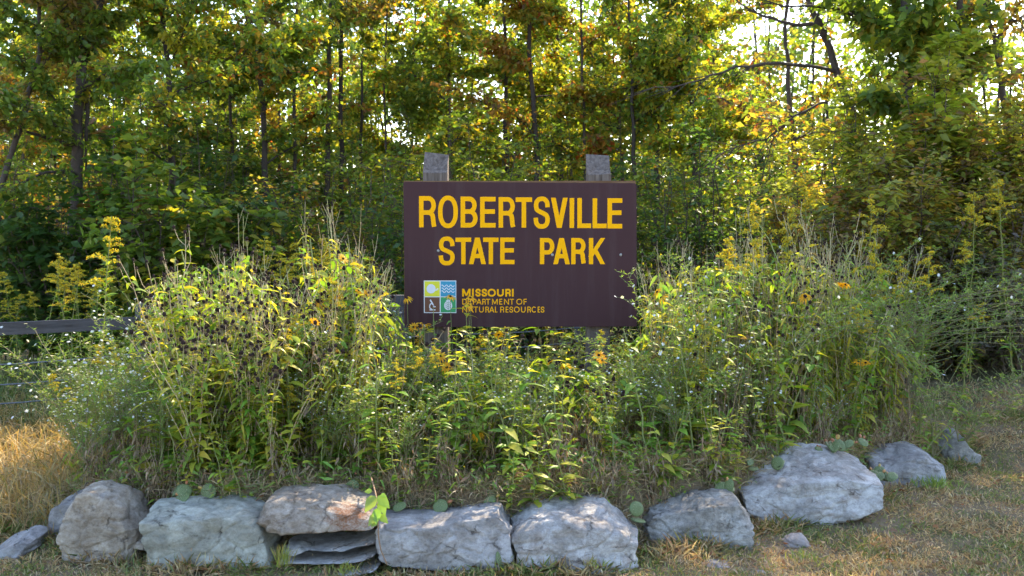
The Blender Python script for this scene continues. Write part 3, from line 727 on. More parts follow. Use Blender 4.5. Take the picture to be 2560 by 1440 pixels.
    # twiglets carrying the leaves in clumps
    w = rng.uniform(.2, 1.0, len(ends)) ** 2; w /= w.sum()
    pk = rng.choice(len(ends), nleaf, p=w); f = rng.uniform(.1, 1.1, (nleaf, 1))
    pos = e0[pk] * (1 - f) + e1[pk] * f + rng.normal(0, .05, (nleaf, 3)) * np.array([1.2, 1.2, .6])
    d = nrm(rdir(rng, nleaf, -.9, .35)); upv = nrm(rng.normal(0, .6, (nleaf, 3)) + np.array([0, 0, 1.]))
    clump = pick(rng, pal, len(ends), .25)
    col = np.where(rng.uniform(0, 1, (nleaf, 1)) < .6, clump[pk], pick(rng, pal, nleaf, .3))
    sz = rng.uniform(.65, 1.3, nleaf)
    gl.leaves(pos - org, d, upv, leaf[0] * sz, leaf[1] * sz, col, .15, .25)
    gb.build('trunk', M_BARK, root, True); c = gl.build('crown', M_TREE, root)
    return root
WOOD = 'trees of the roadside wood'
R_ = np.random.default_rng
tree(R_(101), 'thin dark trunk leaning to the right at the left picture edge', [(8, 440, 13.5), (50, 330, 13.5), (95, 150, 13.6)], .05, 6.5, PAL_B, 2600, spread=1.3, group=WOOD)
tree(R_(102), 'dark double-stemmed tree forking into a V above the dense left shrubs', [(190, 430, 14), (198, 300, 14), (212, 120, 14), (245, 20, 14.1)], .095, 7.5, PAL_G, 5200, spread=1.9, nl=20, group=WOOD, extra=[([(212, 130, 14), (185, 80, 14), (160, 30, 13.9), (140, -60, 13.8)], .045, True), ([(222, 200, 14.0), (216, 340, 14.05), (214, 430, 14.1)], .05, False)])
tree(R_(103), 'leafy olive tree between the V-forked tree and the twin thin trunks', [(430, 420, 15), (425, 250, 15), (405, 0, 15)], .06, 7.5, PAL_Y, 5600, spread=1.9, nl=20, group=WOOD, zmin=2.4)
tree(R_(104), 'slim trunk with a dark kink beneath golden leaves left of the twin trunks', [(660, 340, 16), (655, 220, 16), (640, 120, 16), (605, 0, 16)], .06, 8, PAL_Y, 4200, group=WOOD)
tree(R_(105), 'very thin straight pole-like tree left of the twin trunks', [(735, 380, 16.5), (738, 180, 16.5), (741, 0, 16.5)], .035, 9, PAL_B, 1500, zmin=3.6, spread=1.2, nl=10, group=WOOD)
tree(R_(106), 'left one of the paired dark trunks left of the sign', [(820, 370, 17), (824, 180, 17), (828, 0, 17)], .058, 9, PAL_B, 2200, zmin=3.8, nl=12, group=WOOD)
tree(R_(107), 'right one of the paired dark trunks left of the sign', [(852, 360, 17.4), (850, 200, 17.4), (857, 0, 17.4)], .052, 9, PAL_Y, 2200, zmin=3.8, nl=12, group=WOOD)
tree(R_(108), 'slim dark tree rising above the left end of the sign', [(1122, 300, 18), (1120, 150, 18), (1121, 0, 18)], .045, 8.5, PAL_Y, 3600, zmin=2.8, group=WOOD)
tree(R_(109), 'thin trunk amid yellow leaves above the middle of the sign', [(1266, 350, 18), (1262, 170, 18), (1258, 0, 18)], .05, 8.5, PAL_Y, 4200, zmin=2.6, group=WOOD)
tree(R_(110), 'dark trunk under rusty orange leaves right of the sign\'s middle', [(1340, 380, 17), (1333, 250, 17), (1322, 110, 17)], .055, 8, PAL_O, 4600, zmin=2.4, group=WOOD)
tree(R_(111), 'yellowing tree directly above the sign\'s right post', [(1402, 380, 19), (1396, 200, 19), (1392, 0, 19)], .05, 8.5, PAL_Y, 4200, zmin=2.6, group=WOOD)
tree(R_(112), 'leaning thin tree just right of the sign\'s right post', [(1552, 360, 18), (1538, 200, 18), (1530, 0, 18)], .045, 8.5, PAL_Y, 3800, zmin=2.6, group=WOOD)
tree(R_(113), 'straight dark trunk rising behind the sign\'s right corner', [(1588, 460, 16), (1580, 220, 16), (1570, 0, 16)], .05, 9, PAL_Y, 4200, zmin=2.8, group=WOOD)
tree(R_(114), 'straight slim trunk a step right of the sign with dense leaves', [(1642, 440, 16.5), (1644, 200, 16.5), (1650, 0, 16.5)], .052, 9, PAL_Y, 4600, zmin=2.4, group=WOOD)
tree(R_(115), 'green and gold tree at the edge of the open sky patch', [(1735, 440, 16), (1728, 250, 16), (1720, 0, 16)], .055, 7.6, PAL_Y, 5200, zmin=2.0, spread=1.5, group=WOOD)
tree(R_(116), 'slender grey trunk standing free below the arched bare branch', [(1987, 390, 13.5), (1975, 240, 13.5), (1958, 90, 13.5), (1972, 0, 13.5)], .05, 6.6, PAL_O, 1500, zmin=2.5, spread=1.1, nl=10, group=WOOD)
tree(R_(117), 'stout trunk leaning left with long arching bare branches', [(2115, 250, 12.5), (2075, 120, 12.5), (2040, 50, 12.5), (2008, -20, 12.5)], .075, 5.6, PAL_O, 600, zmin=4.2, spread=1.4, nl=7, group=WOOD, extra=[
    ([(2088, 182, 12.5), (1990, 165, 12.2), (1900, 166, 12.0), (1810, 184, 11.9), (1740, 205, 11.8), (1640, 218, 11.8)], .03, False),
    ([(2046, 62, 12.5), (1960, 46, 12.7), (1880, 25, 12.8), (1780, -40, 12.9)], .034, False),
    ([(2062, 90, 12.5), (2048, 40, 12.4), (2032, -30, 12.3)], .04, True),
    ([(2060, 250, 12.5), (1985, 290, 12.2), (1900, 335, 12.0), (1790, 385, 11.9)], .02, False)])
tree(R_(118), 'thick ivy-green tree near the upper right corner', [(2270, 330, 12.2), (2268, 160, 12.2), (2262, 0, 12.2)], .11, 6.5, PAL_G, 5200, leaf=(.10, .07), zmin=2.7, spread=1.15, nl=22, group=WOOD, extra=[([(2264, 80, 12.2), (2180, 45, 12.1), (2080, 20, 12), (1960, 18, 11.9), (1890, -10, 11.8)], .035, False)])
tree(R_(119), 'forked dark tree in the upper right corner, left of the thinner fork', [(2388, 270, 12.8), (2415, 110, 12.8), (2400, 20, 12.8), (2385, -60, 12.8)], .09, 6.0, PAL_Y, 1800, zmin=4.0, spread=1.4, nl=9, group=WOOD, extra=[([(2415, 115, 12.8), (2445, 45, 12.8), (2475, -40, 12.9)], .06, True)])
tree(R_(120), 'thinner forked trunk at the right picture edge', [(2505, 200, 13.2), (2478, 90, 13.2), (2468, 20, 13.2), (2462, -60, 13.2)], .06, 6.0, PAL_B, 1300, zmin=4.0, spread=1.4, nl=9, group=WOOD, extra=[([(2485, 115, 13.2), (2520, 50, 13.2), (2560, -20, 13.3)], .04, True), ([(2520, 55, 13.2), (2560, 40, 13.2), (2640, 10, 13.2)], .02, False)])
tree(R_(121), 'leafy tree added past the right picture edge to shade the lawn', [(2690, 300, 12.2), (2695, 120, 12.2), (2700, 0, 12.2)], .09, 8.5, PAL_B, 4200, zmin=2.6, spread=2.2, nl=16, group=WOOD)  # added outside the frame so its crown keeps sun off the right lawn
tree(R_(122), 'leafy shade tree added past the right picture edge, farther back than the thinner fork', [(2660, 300, 13.8), (2670, 120, 13.8), (2680, 0, 13.8)], .08, 8.5, PAL_G, 3600, zmin=2.6, spread=1.9, nl=16, group=WOOD)  # second added tree, deepens the shade on the right lawn
for i, (px, Y, pal, lab, n) in enumerate([
    (60, 18, PAL_O, 'rusty-leaved sapling behind the leaning trunk at the left edge', 3600), (130, 20, PAL_G, 'thin far sapling just left of the V-forked tree', 3800), (300, 19, PAL_G, 'green sapling just right of the V-forked tree', 4000),
    (350, 22, PAL_Y, 'golden far sapling between V-forked tree and leafy olive tree', 3800), (520, 20, PAL_Y, 'golden sapling right of the leafy olive tree', 4200), (575, 17, PAL_G, 'green sapling at the left side of the kinked trunk', 4200), (695, 21, PAL_O, 'thin rust-tinted sapling between kinked trunk and pole-like tree', 2600),
    (905, 20, PAL_Y, 'gold-tinted sapling right of the paired trunks', 3600), (960, 18, PAL_G, 'green sapling above and left of the sign\'s left corner', 4200), (1035, 21, PAL_Y, 'thin yellow sapling above the sign\'s left corner', 4000), (1180, 22, PAL_Y, 'far yellow sapling between the two slim trunks above the sign', 4200),
    (1300, 23, PAL_Y, 'far golden sapling behind the rusty orange tree', 4000), (1460, 17, PAL_O, 'orange-flecked sapling above the sign between its posts', 4200), (1500, 22, PAL_Y, 'far sapling between the right post and the leaning thin tree', 4000), (1680, 20, PAL_Y, 'far yellow-green sapling at the right of the dense leaves', 4200),
    (1790, 19, PAL_Y, 'low yellow sapling left of the open sky patch', 2600), (1880, 21, PAL_O, 'sparse sapling under the open sky patch', 1600), (2200, 17, PAL_G, 'green sapling behind the leaning stout trunk', 2200), (2340, 17, PAL_Y, 'yellow sapling between ivy-green tree and forked tree', 2200)]):
    rr = R_(200 + i)
    tree(rr, lab, [(px + rr.uniform(-10, 10), 440, Y), (px, 220, Y), (px + rr.uniform(-25, 25), 0, Y)], rr.uniform(.022, .042), rr.uniform(7, 9) if px < 1750 else rr.uniform(4.4, 5.4), pal, n, zmin=1.6, spread=rr.uniform(1.3, 1.9), nl=18, group='saplings deeper in the wood', name='sapling')
# far wood: one leafy mass with many thin stems
rng = R_(300); g = Geo(); n = 240000
X = rng.uniform(-17, 19, n); Y = rng.uniform(23, 34, n); Z = 8.4 * rng.uniform(0, 1, n) ** 1.25 * (1 + .2 * sn(X * .8, Y * .5))
keep = (sn(X * 1.3, Z * 1.5, 5) + .3 * rng.normal(size=n) > -.62 + .012 * Z * Z + .35 * smooth((X - 4.5) / 3) * smooth((Z - 2.5) / 3)) | (Z < 3.4); X, Y, Z = X[keep], Y[keep], Z[keep]; n = len(X)
g.leaves(np.stack([X, Y, Z], 1), rdir(rng, n, -.8, .4), rdir(rng, n, 0, 1), rng.uniform(.12, .26, n), rng.uniform(.08, .16, n), pick(rng, [(5, (.13, .20, .05)), (3, (.23, .28, .06)), (.8, (.24, .16, .06)), (1.4, (.35, .32, .06))], n, .3), .1, .2)
fw = g.build('far_woodland', M_TREE); tag(fw, 'distant leafy wood seen as one mass between the trunks', 'woodland', kind='stuff')
rng = R_(301); g = Geo(); n = 130
x = rng.uniform(-18, 20, n); y = rng.uniform(24, 34, n); p0 = np.stack([x, y, np.zeros(n) - .1], 1)
for k in range(n):
    p = p0[k]; q = [p]
    for s_ in range(4): q.append(q[-1] + np.array([rng.normal(0, .18), rng.normal(0, .1), 2.1]))
    g.tube(np.array(q), np.linspace(rng.uniform(.03, .08), .01, 5), np.array(BARKC) * rng.uniform(.7, 1.5), 5)
g.build('far_stems', M_BARK, fw)

# ------------------------------------------------------------------ shrubs and thickets
def shrub(rng, label, px, Y, top_py, w, pal, nleaf, leaf=(.09, .055), dens=1.0, bare=.0, group=None, base_py=None, name='shrub', mat=None, cat='shrub', depth=None, hi=False):
    """multi-stemmed shrub: crown w metres wide, its top reaching the photograph's row top_py"""
    c = P(px, 600, Y); x0, y0 = c[0], Y; z0 = float(zg(x0, y0)); zt = P(px, top_py, Y)[2]; h = zt - z0
    root = empty(name, (x0, y0, z0)); tag(root, label, cat, group)
    gb, gl = Geo(), Geo(); ends = []; bc = np.array([.10, .075, .055]) * rng.uniform(.7, 1.3)
    ns = max(6, int(7 * w)); dp = depth or w * .8
    for k in range(ns):
        bx_, by_ = rng.uniform(-.28, .28) * w, rng.uniform(-.28, .28) * dp
        tx_, ty_ = bx_ * 1.5 + rng.normal(0, .14) * w, by_ * 1.5 + rng.normal(0, .12) * dp
        hh = h * rng.uniform(.62, 1.0) * (1 - .25 * min(1, (abs(tx_) / (.6 * w)) ** 2))
        q = np.array([[bx_ + (tx_ - bx_) * t ** 1.3, by_ + (ty_ - by_) * t ** 1.3, hh * t] for t in np.linspace(0, 1, 8)]); q[1:-1] += rng.normal(0, .025, (6, 3))
        gb.tube(q, np.linspace(.016, .004, 8), bc, 4)
        for s_ in range(1, 8):
            for m_ in range(4):
                d = nrm(np.array([rng.normal(), rng.normal(), rng.uniform(-.1, .8)])); e1 = q[s_] + d * rng.uniform(.15, .42) * min(w, 1.2) * (1 - .45 * s_ / 8)
                ends.append((q[s_], e1))
    e0 = np.array([e[0] for e in ends]); e1 = np.array([e[1] for e in ends]); gb.twigs(e0, e1, .005, .002, bc)
    pw = rng.uniform(.2, 1, len(ends)) ** 2; pw /= pw.sum()
    pk = rng.choice(len(ends), nleaf, p=pw); f = rng.uniform(.15, 1.15, (nleaf, 1)); pos = e0[pk] * (1 - f) + e1[pk] * f + rng.normal(0, .05, (nleaf, 3))
    pos[:, 2] = np.maximum(pos[:, 2], .02)
    outw = nrm(pos * np.array([1, 1, .3]) + 1e-4); d = nrm(rdir(rng, nleaf, -.7, .3) + outw * .5); clump = pick(rng, pal, len(ends), .25)
    col = np.where(rng.uniform(0, 1, (nleaf, 1)) < .65, clump[pk], pick(rng, pal, nleaf, .3)); sz = rng.uniform(.6, 1.3, nleaf)
    gl.leaves(pos, d, nrm(rng.normal(0, .5, (nleaf, 3)) + np.array([0, 0, 1.])), leaf[0] * sz, leaf[1] * sz, col, .25, .2, hi)
    gb.build('stem', M_BARK, root); fo = gl.build('foliage', mat or M_TREE, root); fo['kind'] = 'stuff'
    return root
SHG = 'shrubs along the edge of the wood'
for i, (px, Y, top, w, pal, n, leaf, lab) in enumerate([
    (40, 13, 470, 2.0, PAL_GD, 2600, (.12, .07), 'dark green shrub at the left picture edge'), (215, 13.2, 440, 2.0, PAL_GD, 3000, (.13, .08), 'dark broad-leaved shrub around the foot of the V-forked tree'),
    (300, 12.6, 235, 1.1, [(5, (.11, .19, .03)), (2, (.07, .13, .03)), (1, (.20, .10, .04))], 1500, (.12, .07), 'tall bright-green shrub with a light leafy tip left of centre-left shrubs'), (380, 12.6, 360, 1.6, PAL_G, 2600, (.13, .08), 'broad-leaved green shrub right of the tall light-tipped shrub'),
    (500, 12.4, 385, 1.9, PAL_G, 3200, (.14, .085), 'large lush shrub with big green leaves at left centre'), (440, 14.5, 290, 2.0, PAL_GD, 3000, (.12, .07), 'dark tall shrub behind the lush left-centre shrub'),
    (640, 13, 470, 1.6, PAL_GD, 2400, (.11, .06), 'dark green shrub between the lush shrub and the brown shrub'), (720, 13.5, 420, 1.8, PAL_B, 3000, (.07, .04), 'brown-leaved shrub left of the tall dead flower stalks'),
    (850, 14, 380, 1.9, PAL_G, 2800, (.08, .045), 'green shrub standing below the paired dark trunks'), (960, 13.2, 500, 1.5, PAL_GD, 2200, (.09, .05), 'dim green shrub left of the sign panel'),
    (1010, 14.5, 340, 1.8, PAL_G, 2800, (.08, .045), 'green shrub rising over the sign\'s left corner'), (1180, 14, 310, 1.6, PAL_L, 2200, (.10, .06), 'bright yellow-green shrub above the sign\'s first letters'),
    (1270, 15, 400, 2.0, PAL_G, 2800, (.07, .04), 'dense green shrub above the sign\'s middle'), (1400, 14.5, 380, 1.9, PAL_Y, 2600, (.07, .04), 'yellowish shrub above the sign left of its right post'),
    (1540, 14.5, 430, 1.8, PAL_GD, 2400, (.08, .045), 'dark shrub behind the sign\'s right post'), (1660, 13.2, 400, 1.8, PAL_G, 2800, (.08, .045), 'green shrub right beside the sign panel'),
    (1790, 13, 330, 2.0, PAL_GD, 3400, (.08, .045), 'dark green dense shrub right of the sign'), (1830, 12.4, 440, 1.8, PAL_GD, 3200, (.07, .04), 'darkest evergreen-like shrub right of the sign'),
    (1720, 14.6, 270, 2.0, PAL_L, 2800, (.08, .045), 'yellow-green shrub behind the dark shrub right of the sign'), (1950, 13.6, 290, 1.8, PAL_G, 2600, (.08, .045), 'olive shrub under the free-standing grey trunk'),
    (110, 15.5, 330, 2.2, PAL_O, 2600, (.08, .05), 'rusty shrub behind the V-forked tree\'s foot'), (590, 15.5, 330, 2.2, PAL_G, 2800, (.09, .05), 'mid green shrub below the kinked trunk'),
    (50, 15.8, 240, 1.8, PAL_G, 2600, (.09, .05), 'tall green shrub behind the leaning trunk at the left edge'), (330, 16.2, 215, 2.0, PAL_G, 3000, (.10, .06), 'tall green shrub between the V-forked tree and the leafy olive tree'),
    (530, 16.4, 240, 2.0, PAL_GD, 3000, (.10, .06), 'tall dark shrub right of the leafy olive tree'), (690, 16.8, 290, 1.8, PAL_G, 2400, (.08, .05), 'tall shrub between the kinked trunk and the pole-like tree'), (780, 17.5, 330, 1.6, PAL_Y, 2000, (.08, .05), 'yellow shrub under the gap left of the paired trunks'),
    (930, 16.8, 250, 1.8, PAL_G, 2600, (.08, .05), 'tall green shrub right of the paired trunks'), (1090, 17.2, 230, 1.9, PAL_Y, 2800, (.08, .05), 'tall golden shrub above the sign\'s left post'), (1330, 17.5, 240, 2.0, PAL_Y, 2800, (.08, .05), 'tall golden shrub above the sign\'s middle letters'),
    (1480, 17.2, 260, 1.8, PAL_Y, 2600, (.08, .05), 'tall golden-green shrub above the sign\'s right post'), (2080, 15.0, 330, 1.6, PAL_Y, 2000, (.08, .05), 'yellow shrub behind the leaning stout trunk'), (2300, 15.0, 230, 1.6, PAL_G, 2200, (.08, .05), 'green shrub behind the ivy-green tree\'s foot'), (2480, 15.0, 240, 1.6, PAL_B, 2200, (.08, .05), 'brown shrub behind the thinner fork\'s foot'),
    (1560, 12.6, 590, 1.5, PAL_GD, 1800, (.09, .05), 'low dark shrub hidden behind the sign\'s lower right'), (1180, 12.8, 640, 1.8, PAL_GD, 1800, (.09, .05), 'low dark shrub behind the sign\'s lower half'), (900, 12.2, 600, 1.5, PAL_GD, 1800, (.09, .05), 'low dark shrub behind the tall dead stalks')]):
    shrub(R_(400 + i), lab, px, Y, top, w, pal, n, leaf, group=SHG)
PAL_T = [(3, (.36, .34, .08)), (3, (.24, .28, .06)), (2, (.26, .17, .08)), (1, (.46, .36, .06)), (.7, (.42, .20, .05))]
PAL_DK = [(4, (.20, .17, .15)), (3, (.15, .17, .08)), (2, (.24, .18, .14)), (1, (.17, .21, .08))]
THG = 'tall weeds of the thicket at the right'
for i, (px, Y, top, w, pal, n, leaf, lab) in enumerate([
    (2500, 11.6, 190, 1.3, PAL_T, 3200, (.09, .045), 'tall pale-tipped weeds below the thinner fork'), (2420, 11.8, 150, 1.2, PAL_L, 2800, (.11, .05), 'yellow-green leafy brush left of the pale-tipped weeds'), (2560, 11.2, 230, 1.2, PAL_B, 3000, (.08, .04), 'brown brush against the right picture edge'), (2190, 11.8, 200, 1.2, PAL_L, 2800, (.09, .045), 'sunlit yellow-green brush right of the leaning stout trunk'), (2270, 11.0, 190, 1.1, PAL_T, 2600, (.09, .045), 'sunlit mixed brush at the foot of the ivy-green tree'),
    (2110, 11.2, 330, 1.1, PAL_T, 2600, (.08, .04), 'yellow-flecked thicket below the leaning stout trunk'), (2160, 10.6, 290, .9, PAL_T, 2200, (.10, .045), 'tall weedy thicket with drooping yellow-green tips'),
    (2250, 11.4, 270, 1.2, PAL_T, 3000, (.08, .045), 'yellow-green thicket right below the ivy-green tree'), (2345, 11, 60, 1.0, PAL_L, 2200, (.13, .055), 'tallest bright sapling of the thicket, hung with curved yellow-green leaves'),
    (2310, 10.4, 380, 1.1, PAL_T, 3000, (.06, .03), 'fine-leaved olive shrub in the middle of the thicket'), (2445, 11.2, 250, 1.2, PAL_T, 2800, (.09, .04), 'pale weedy thicket near the right picture edge'),
    (2540, 10.8, 350, 1.2, PAL_T, 2800, (.08, .04), 'pale thicket at the right picture edge'), (2060, 11.6, 430, 1.2, PAL_T, 2400, (.09, .04), 'mixed weedy thicket right of the darkest shrub'),
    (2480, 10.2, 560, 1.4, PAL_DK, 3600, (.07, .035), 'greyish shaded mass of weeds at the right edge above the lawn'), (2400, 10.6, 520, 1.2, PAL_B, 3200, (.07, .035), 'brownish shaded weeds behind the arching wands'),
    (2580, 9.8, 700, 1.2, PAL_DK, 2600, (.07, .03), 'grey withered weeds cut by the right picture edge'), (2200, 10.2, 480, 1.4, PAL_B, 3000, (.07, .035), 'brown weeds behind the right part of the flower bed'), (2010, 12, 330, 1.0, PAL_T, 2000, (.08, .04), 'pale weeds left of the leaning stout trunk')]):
    shrub(R_(450 + i), lab, px, Y, max(60, top - 40), w * 1.1, pal, int(n * 1.5), leaf, group=THG, name='thicket', cat='thicket', depth=1.2)

# ------------------------------------------------------------------ rail fence behind the bed
A, B = np.array([-4.06, 8.7]), np.array([2.02, 13.2]); u = nrm(B - A); ang = math.atan2(u[1], u[0])
f0 = A - u * 3.0; Lf = 10.8 + 1.5
fence = empty('rail_fence', (f0[0], f0[1], 0), ang); tag(fence, 'low weathered timber rail fence with cables behind the flower bed', 'fence')
M_RAIL = wood_mat('weathered_rail', (.05, .048, .05), (.13, .125, .13), (3, 30, 30)); M_CABLE = paint_mat('steel_cable', (.12, .125, .14), .5)
s_post = float((P(372, 760, 9.42)[0] - f0[0]) / u[0])
g = Geo(); g.box((-1, -.02, .745), (s_post - .09, .03, .845), WHITE1); g.build('rail', M_RAIL, fence)
for a, b in ((s_post + .09, s_post + 2.35), (s_post + 2.53, s_post + 4.8), (s_post + 4.98, Lf)):
    g = Geo(); g.box((a, -.02, .745), (b, .03, .845), WHITE1); g.build('rail', M_RAIL, fence)
for k in range(-1, 4):
    g = Geo(); s0 = s_post + 2.45 * k
    g.box((s0 - .085, -.08, -.3), (s0 + .085, .08, .955), WHITE1); g.build('post', M_RAIL, fence)
for z in (.22, .37, .53):
    g = Geo(); g.tube(np.array([[t, -.075 - .02, z - .012 * math.sin(t * 2.5)] for t in np.linspace(-1, Lf, 30)]), .006, WHITE1, 6); g.build('cable', M_CABLE, fence, True)

# ------------------------------------------------------------------ flower-bed plants: prototypes
G_MID = [(4, (.16, .29, .035)), (3, (.27, .37, .045)), (1.2, (.44, .41, .06))]
G_YEL = [(4, (.42, .43, .05)), (3, (.25, .35, .05)), (2, (.54, .46, .07))]
G_BLU = [(4, (.15, .27, .06)), (3, (.23, .34, .08))]
STRAW = [(3, (.50, .40, .24)), (2, (.38, .29, .17)), (1, (.34, .33, .14))]
DEADP = [(4, (.22, .15, .09)), (2, (.28, .21, .14)), (1, (.12, .08, .05))]
YELF = [(3, (.64, .45, .02)), (2, (.55, .45, .03)), (2, (.42, .44, .06))]
def stem_path(rng, h, lean=.12, n=9, curve=.0, az=None):
    az = rng.uniform(0, 2 * math.pi) if az is None else az; t = np.linspace(0, 1, n)
    off = lean * h * t ** 1.6 + curve * h * t ** 3
    p = np.stack([off * math.cos(az), off * math.sin(az), h * t * (1 - .35 * curve * t * t)], 1); p[1:-1] += rng.normal(0, .006, (n - 2, 3)); return p
def along(path, t):
    n = len(path) - 1; f = np.clip(np.asarray(t), 0, .9999) * n; i = f.astype(int); w = (f - i)[:, None]
    return path[i] * (1 - w) + path[i + 1] * w, nrm(path[i + 1] - path[i])
def stem_leaves(rng, g, path, n, t0, t1, L, W, pal, rise=.35, bend=.5, hi=True, pairs=False, shrink=.5):
    t = np.sort(rng.uniform(t0, t1, n)); p, tn = along(path, t); az = np.cumsum(np.full(n, 2.4)) + rng.uniform(-.4, .4, n)
    if pairs: az = np.where(np.arange(n) % 2 == 0, np.repeat(rng.uniform(0, 6.28, n // 2 + 1), 2)[:n], np.repeat(rng.uniform(0, 6.28, n // 2 + 1), 2)[:n] + math.pi)
    d = np.stack([np.cos(az), np.sin(az), rng.normal(rise, .22, n)], 1); sz = rng.uniform(.65, 1.2, n) * (1 - shrink * np.clip((t - t0) / (t1 - t0 + 1e-6), 0, 1))
    g.leaves(p, d, np.tile([0, 0, 1.], (n, 1)) + rng.normal(0, .28, (n, 3)), L * sz, W * sz, pick(rng, pal, n, .25), rng.uniform(.4, 1.5, n) * bend, .3, hi)
HEAD = None
def seed_head_mesh():
    g = Geo(); rng = R_(5); g.ball((0, 0, 0), .0085, (.035, .022, .02), 9, 7, (1, 1, 1.05), .14, rng)
    n = 10; a = np.linspace(0, 6.28, n, endpoint=False); d = np.stack([np.cos(a), np.sin(a), np.full(n, -.5)], 1)
    g.leaves(d * .006 + np.array([0, 0, -.006]), d, np.tile([0, 0, 1.], (n, 1)), .011, .004, np.tile([.16, .11, .07], (n, 1)), .3, .2)
    return g.mesh('seed_head', M_SEED, False)
HEAD = seed_head_mesh()
def susan_mesh(seed, droop):
    rng = R_(seed); g = Geo(); n = 12; a = np.linspace(0, 2 * math.pi, n, endpoint=False) + rng.normal(0, .08, n)
    d = np.stack([np.cos(a), np.sin(a), rng.normal(.12, .1, n)], 1); col = pick(rng, [(3, (.85, .42, .012)), (1, (.85, .50, .02))], n, .12)
    g.leaves(d * .006, d, np.tile([0, 0, 1.], (n, 1)), rng.uniform(.030, .038, n), .0125, col, droop, .2, True)
    return g.mesh('petals', M_PETAL)
SUSAN = [susan_mesh(20 + k, dr) for k, dr in enumerate((.12, .5, .9))]
def cone_mesh():
    g = Geo(); g.ball((0, 0, .002), .0085, (.035, .016, .012), 10, 7, (1, 1, .85), .1, R_(6)); return g.mesh('flower_center', M_SEED, False)
CONE = cone_mesh()
def proto(parts): return parts          # list of (name, mesh, loc, rot, scale, subs)
def finish(gs, gf, extra=()):
    parts = [('stem', gs.mesh('stem', M_STEM, True), None, None, None, None)]
    if gf.n: parts.append(('foliage', gf.mesh('foliage', M_LEAF), None, None, None, None))
    return parts + list(extra)
def p_goldenrod(seed, h=1.0, plume=.26, wide=.10):
    rng = R_(seed); gs, gf, gp = Geo(), Geo(), Geo(); path = stem_path(rng, h, .08)
    gs.tube(path, np.linspace(.0045, .0015, len(path)), (.20, .20, .07), 5)
    stem_leaves(rng, gf, path, int(75 * h), .10, .84, .085, .014, G_MID, .6, .5, True, shrink=.5)
    nb = 20; t = rng.uniform(1 - plume, 1.0, nb); p, tn = along(path, t)
    for k in range(nb):
        az = rng.uniform(0, 6.28); ln = wide * (1.08 - (t[k] - (1 - plume)) / plume) * rng.uniform(.6, 1.1) + .012
        s_ = np.linspace(0, 1, 7); q = p[k] + np.stack([np.cos(az) * ln * s_, np.sin(az) * ln * s_, ln * (.95 * s_ - .75 * s_ * s_)], 1)
        gs.tube(q, .0011, (.22, .24, .06), 3); n = int(26 + 260 * ln); f = rng.uniform(.15, 1.0, n); i = (f * 5.99).astype(int)
        pos = q[i] * (1 - (f * 6 - i))[:, None] + q[i + 1] * (f * 6 - i)[:, None] + rng.normal(0, .0035, (n, 3)); pos[:, 2] += .003
        gp.leaves(pos, rdir(rng, n, -.2, 1), rdir(rng, n), rng.uniform(.007, .012, n), rng.uniform(.005, .008, n), pick(rng, YELF, n, .2), 0, .2)
    return finish(gs, gf, [('flower_plume', gp.mesh('flower_plume', M_PETAL), None, None, None, 'stuff')])
def p_seedplant(seed, h=1.0, lean=.28, stems=7, leafn=34, pal=G_YEL):
    rng = R_(seed); gs, gf = Geo(), Geo(); heads = []
    for k in range(stems):
        path = stem_path(rng, h * rng.uniform(.72, 1.0), rng.uniform(.3, 1) * lean); path[:, :2] += rng.normal(0, .03, 2)
        sc = pick(rng, STRAW, 1)[0]; gs.tube(path, np.linspace(.0042, .0016, len(path)), sc, 5)
        stem_leaves(rng, gf, path, leafn, .12, .93, .125, .044, pal, .35, .55, True, shrink=.5)
        for m_ in range(rng.integers(1, 4)):
            p, tn = along(path, np.array([rng.uniform(.72, .97)])); az = rng.uniform(0, 6.28); ln = rng.uniform(.08, .2)
            d = np.array([math.cos(az) * .5, math.sin(az) * .5, 1.0]); e = p[0] + nrm(d) * ln; mid = p[0] + nrm(d * np.array([1.5, 1.5, .8])) * ln * .5
            gs.tube(np.array([p[0], mid, e]), .0013, sc, 4); heads.append(tuple(e + np.array([0, 0, .006])))
        heads.append(tuple(path[-1] + np.array([0, 0, .006])))
    ex = [('seed_head', HEAD, hh, (rng.normal(0, .3), rng.normal(0, .3), rng.uniform(0, 6)), (rng.uniform(.85, 1.3),) * 3, None) for hh in heads]
    return finish(gs, gf, ex)
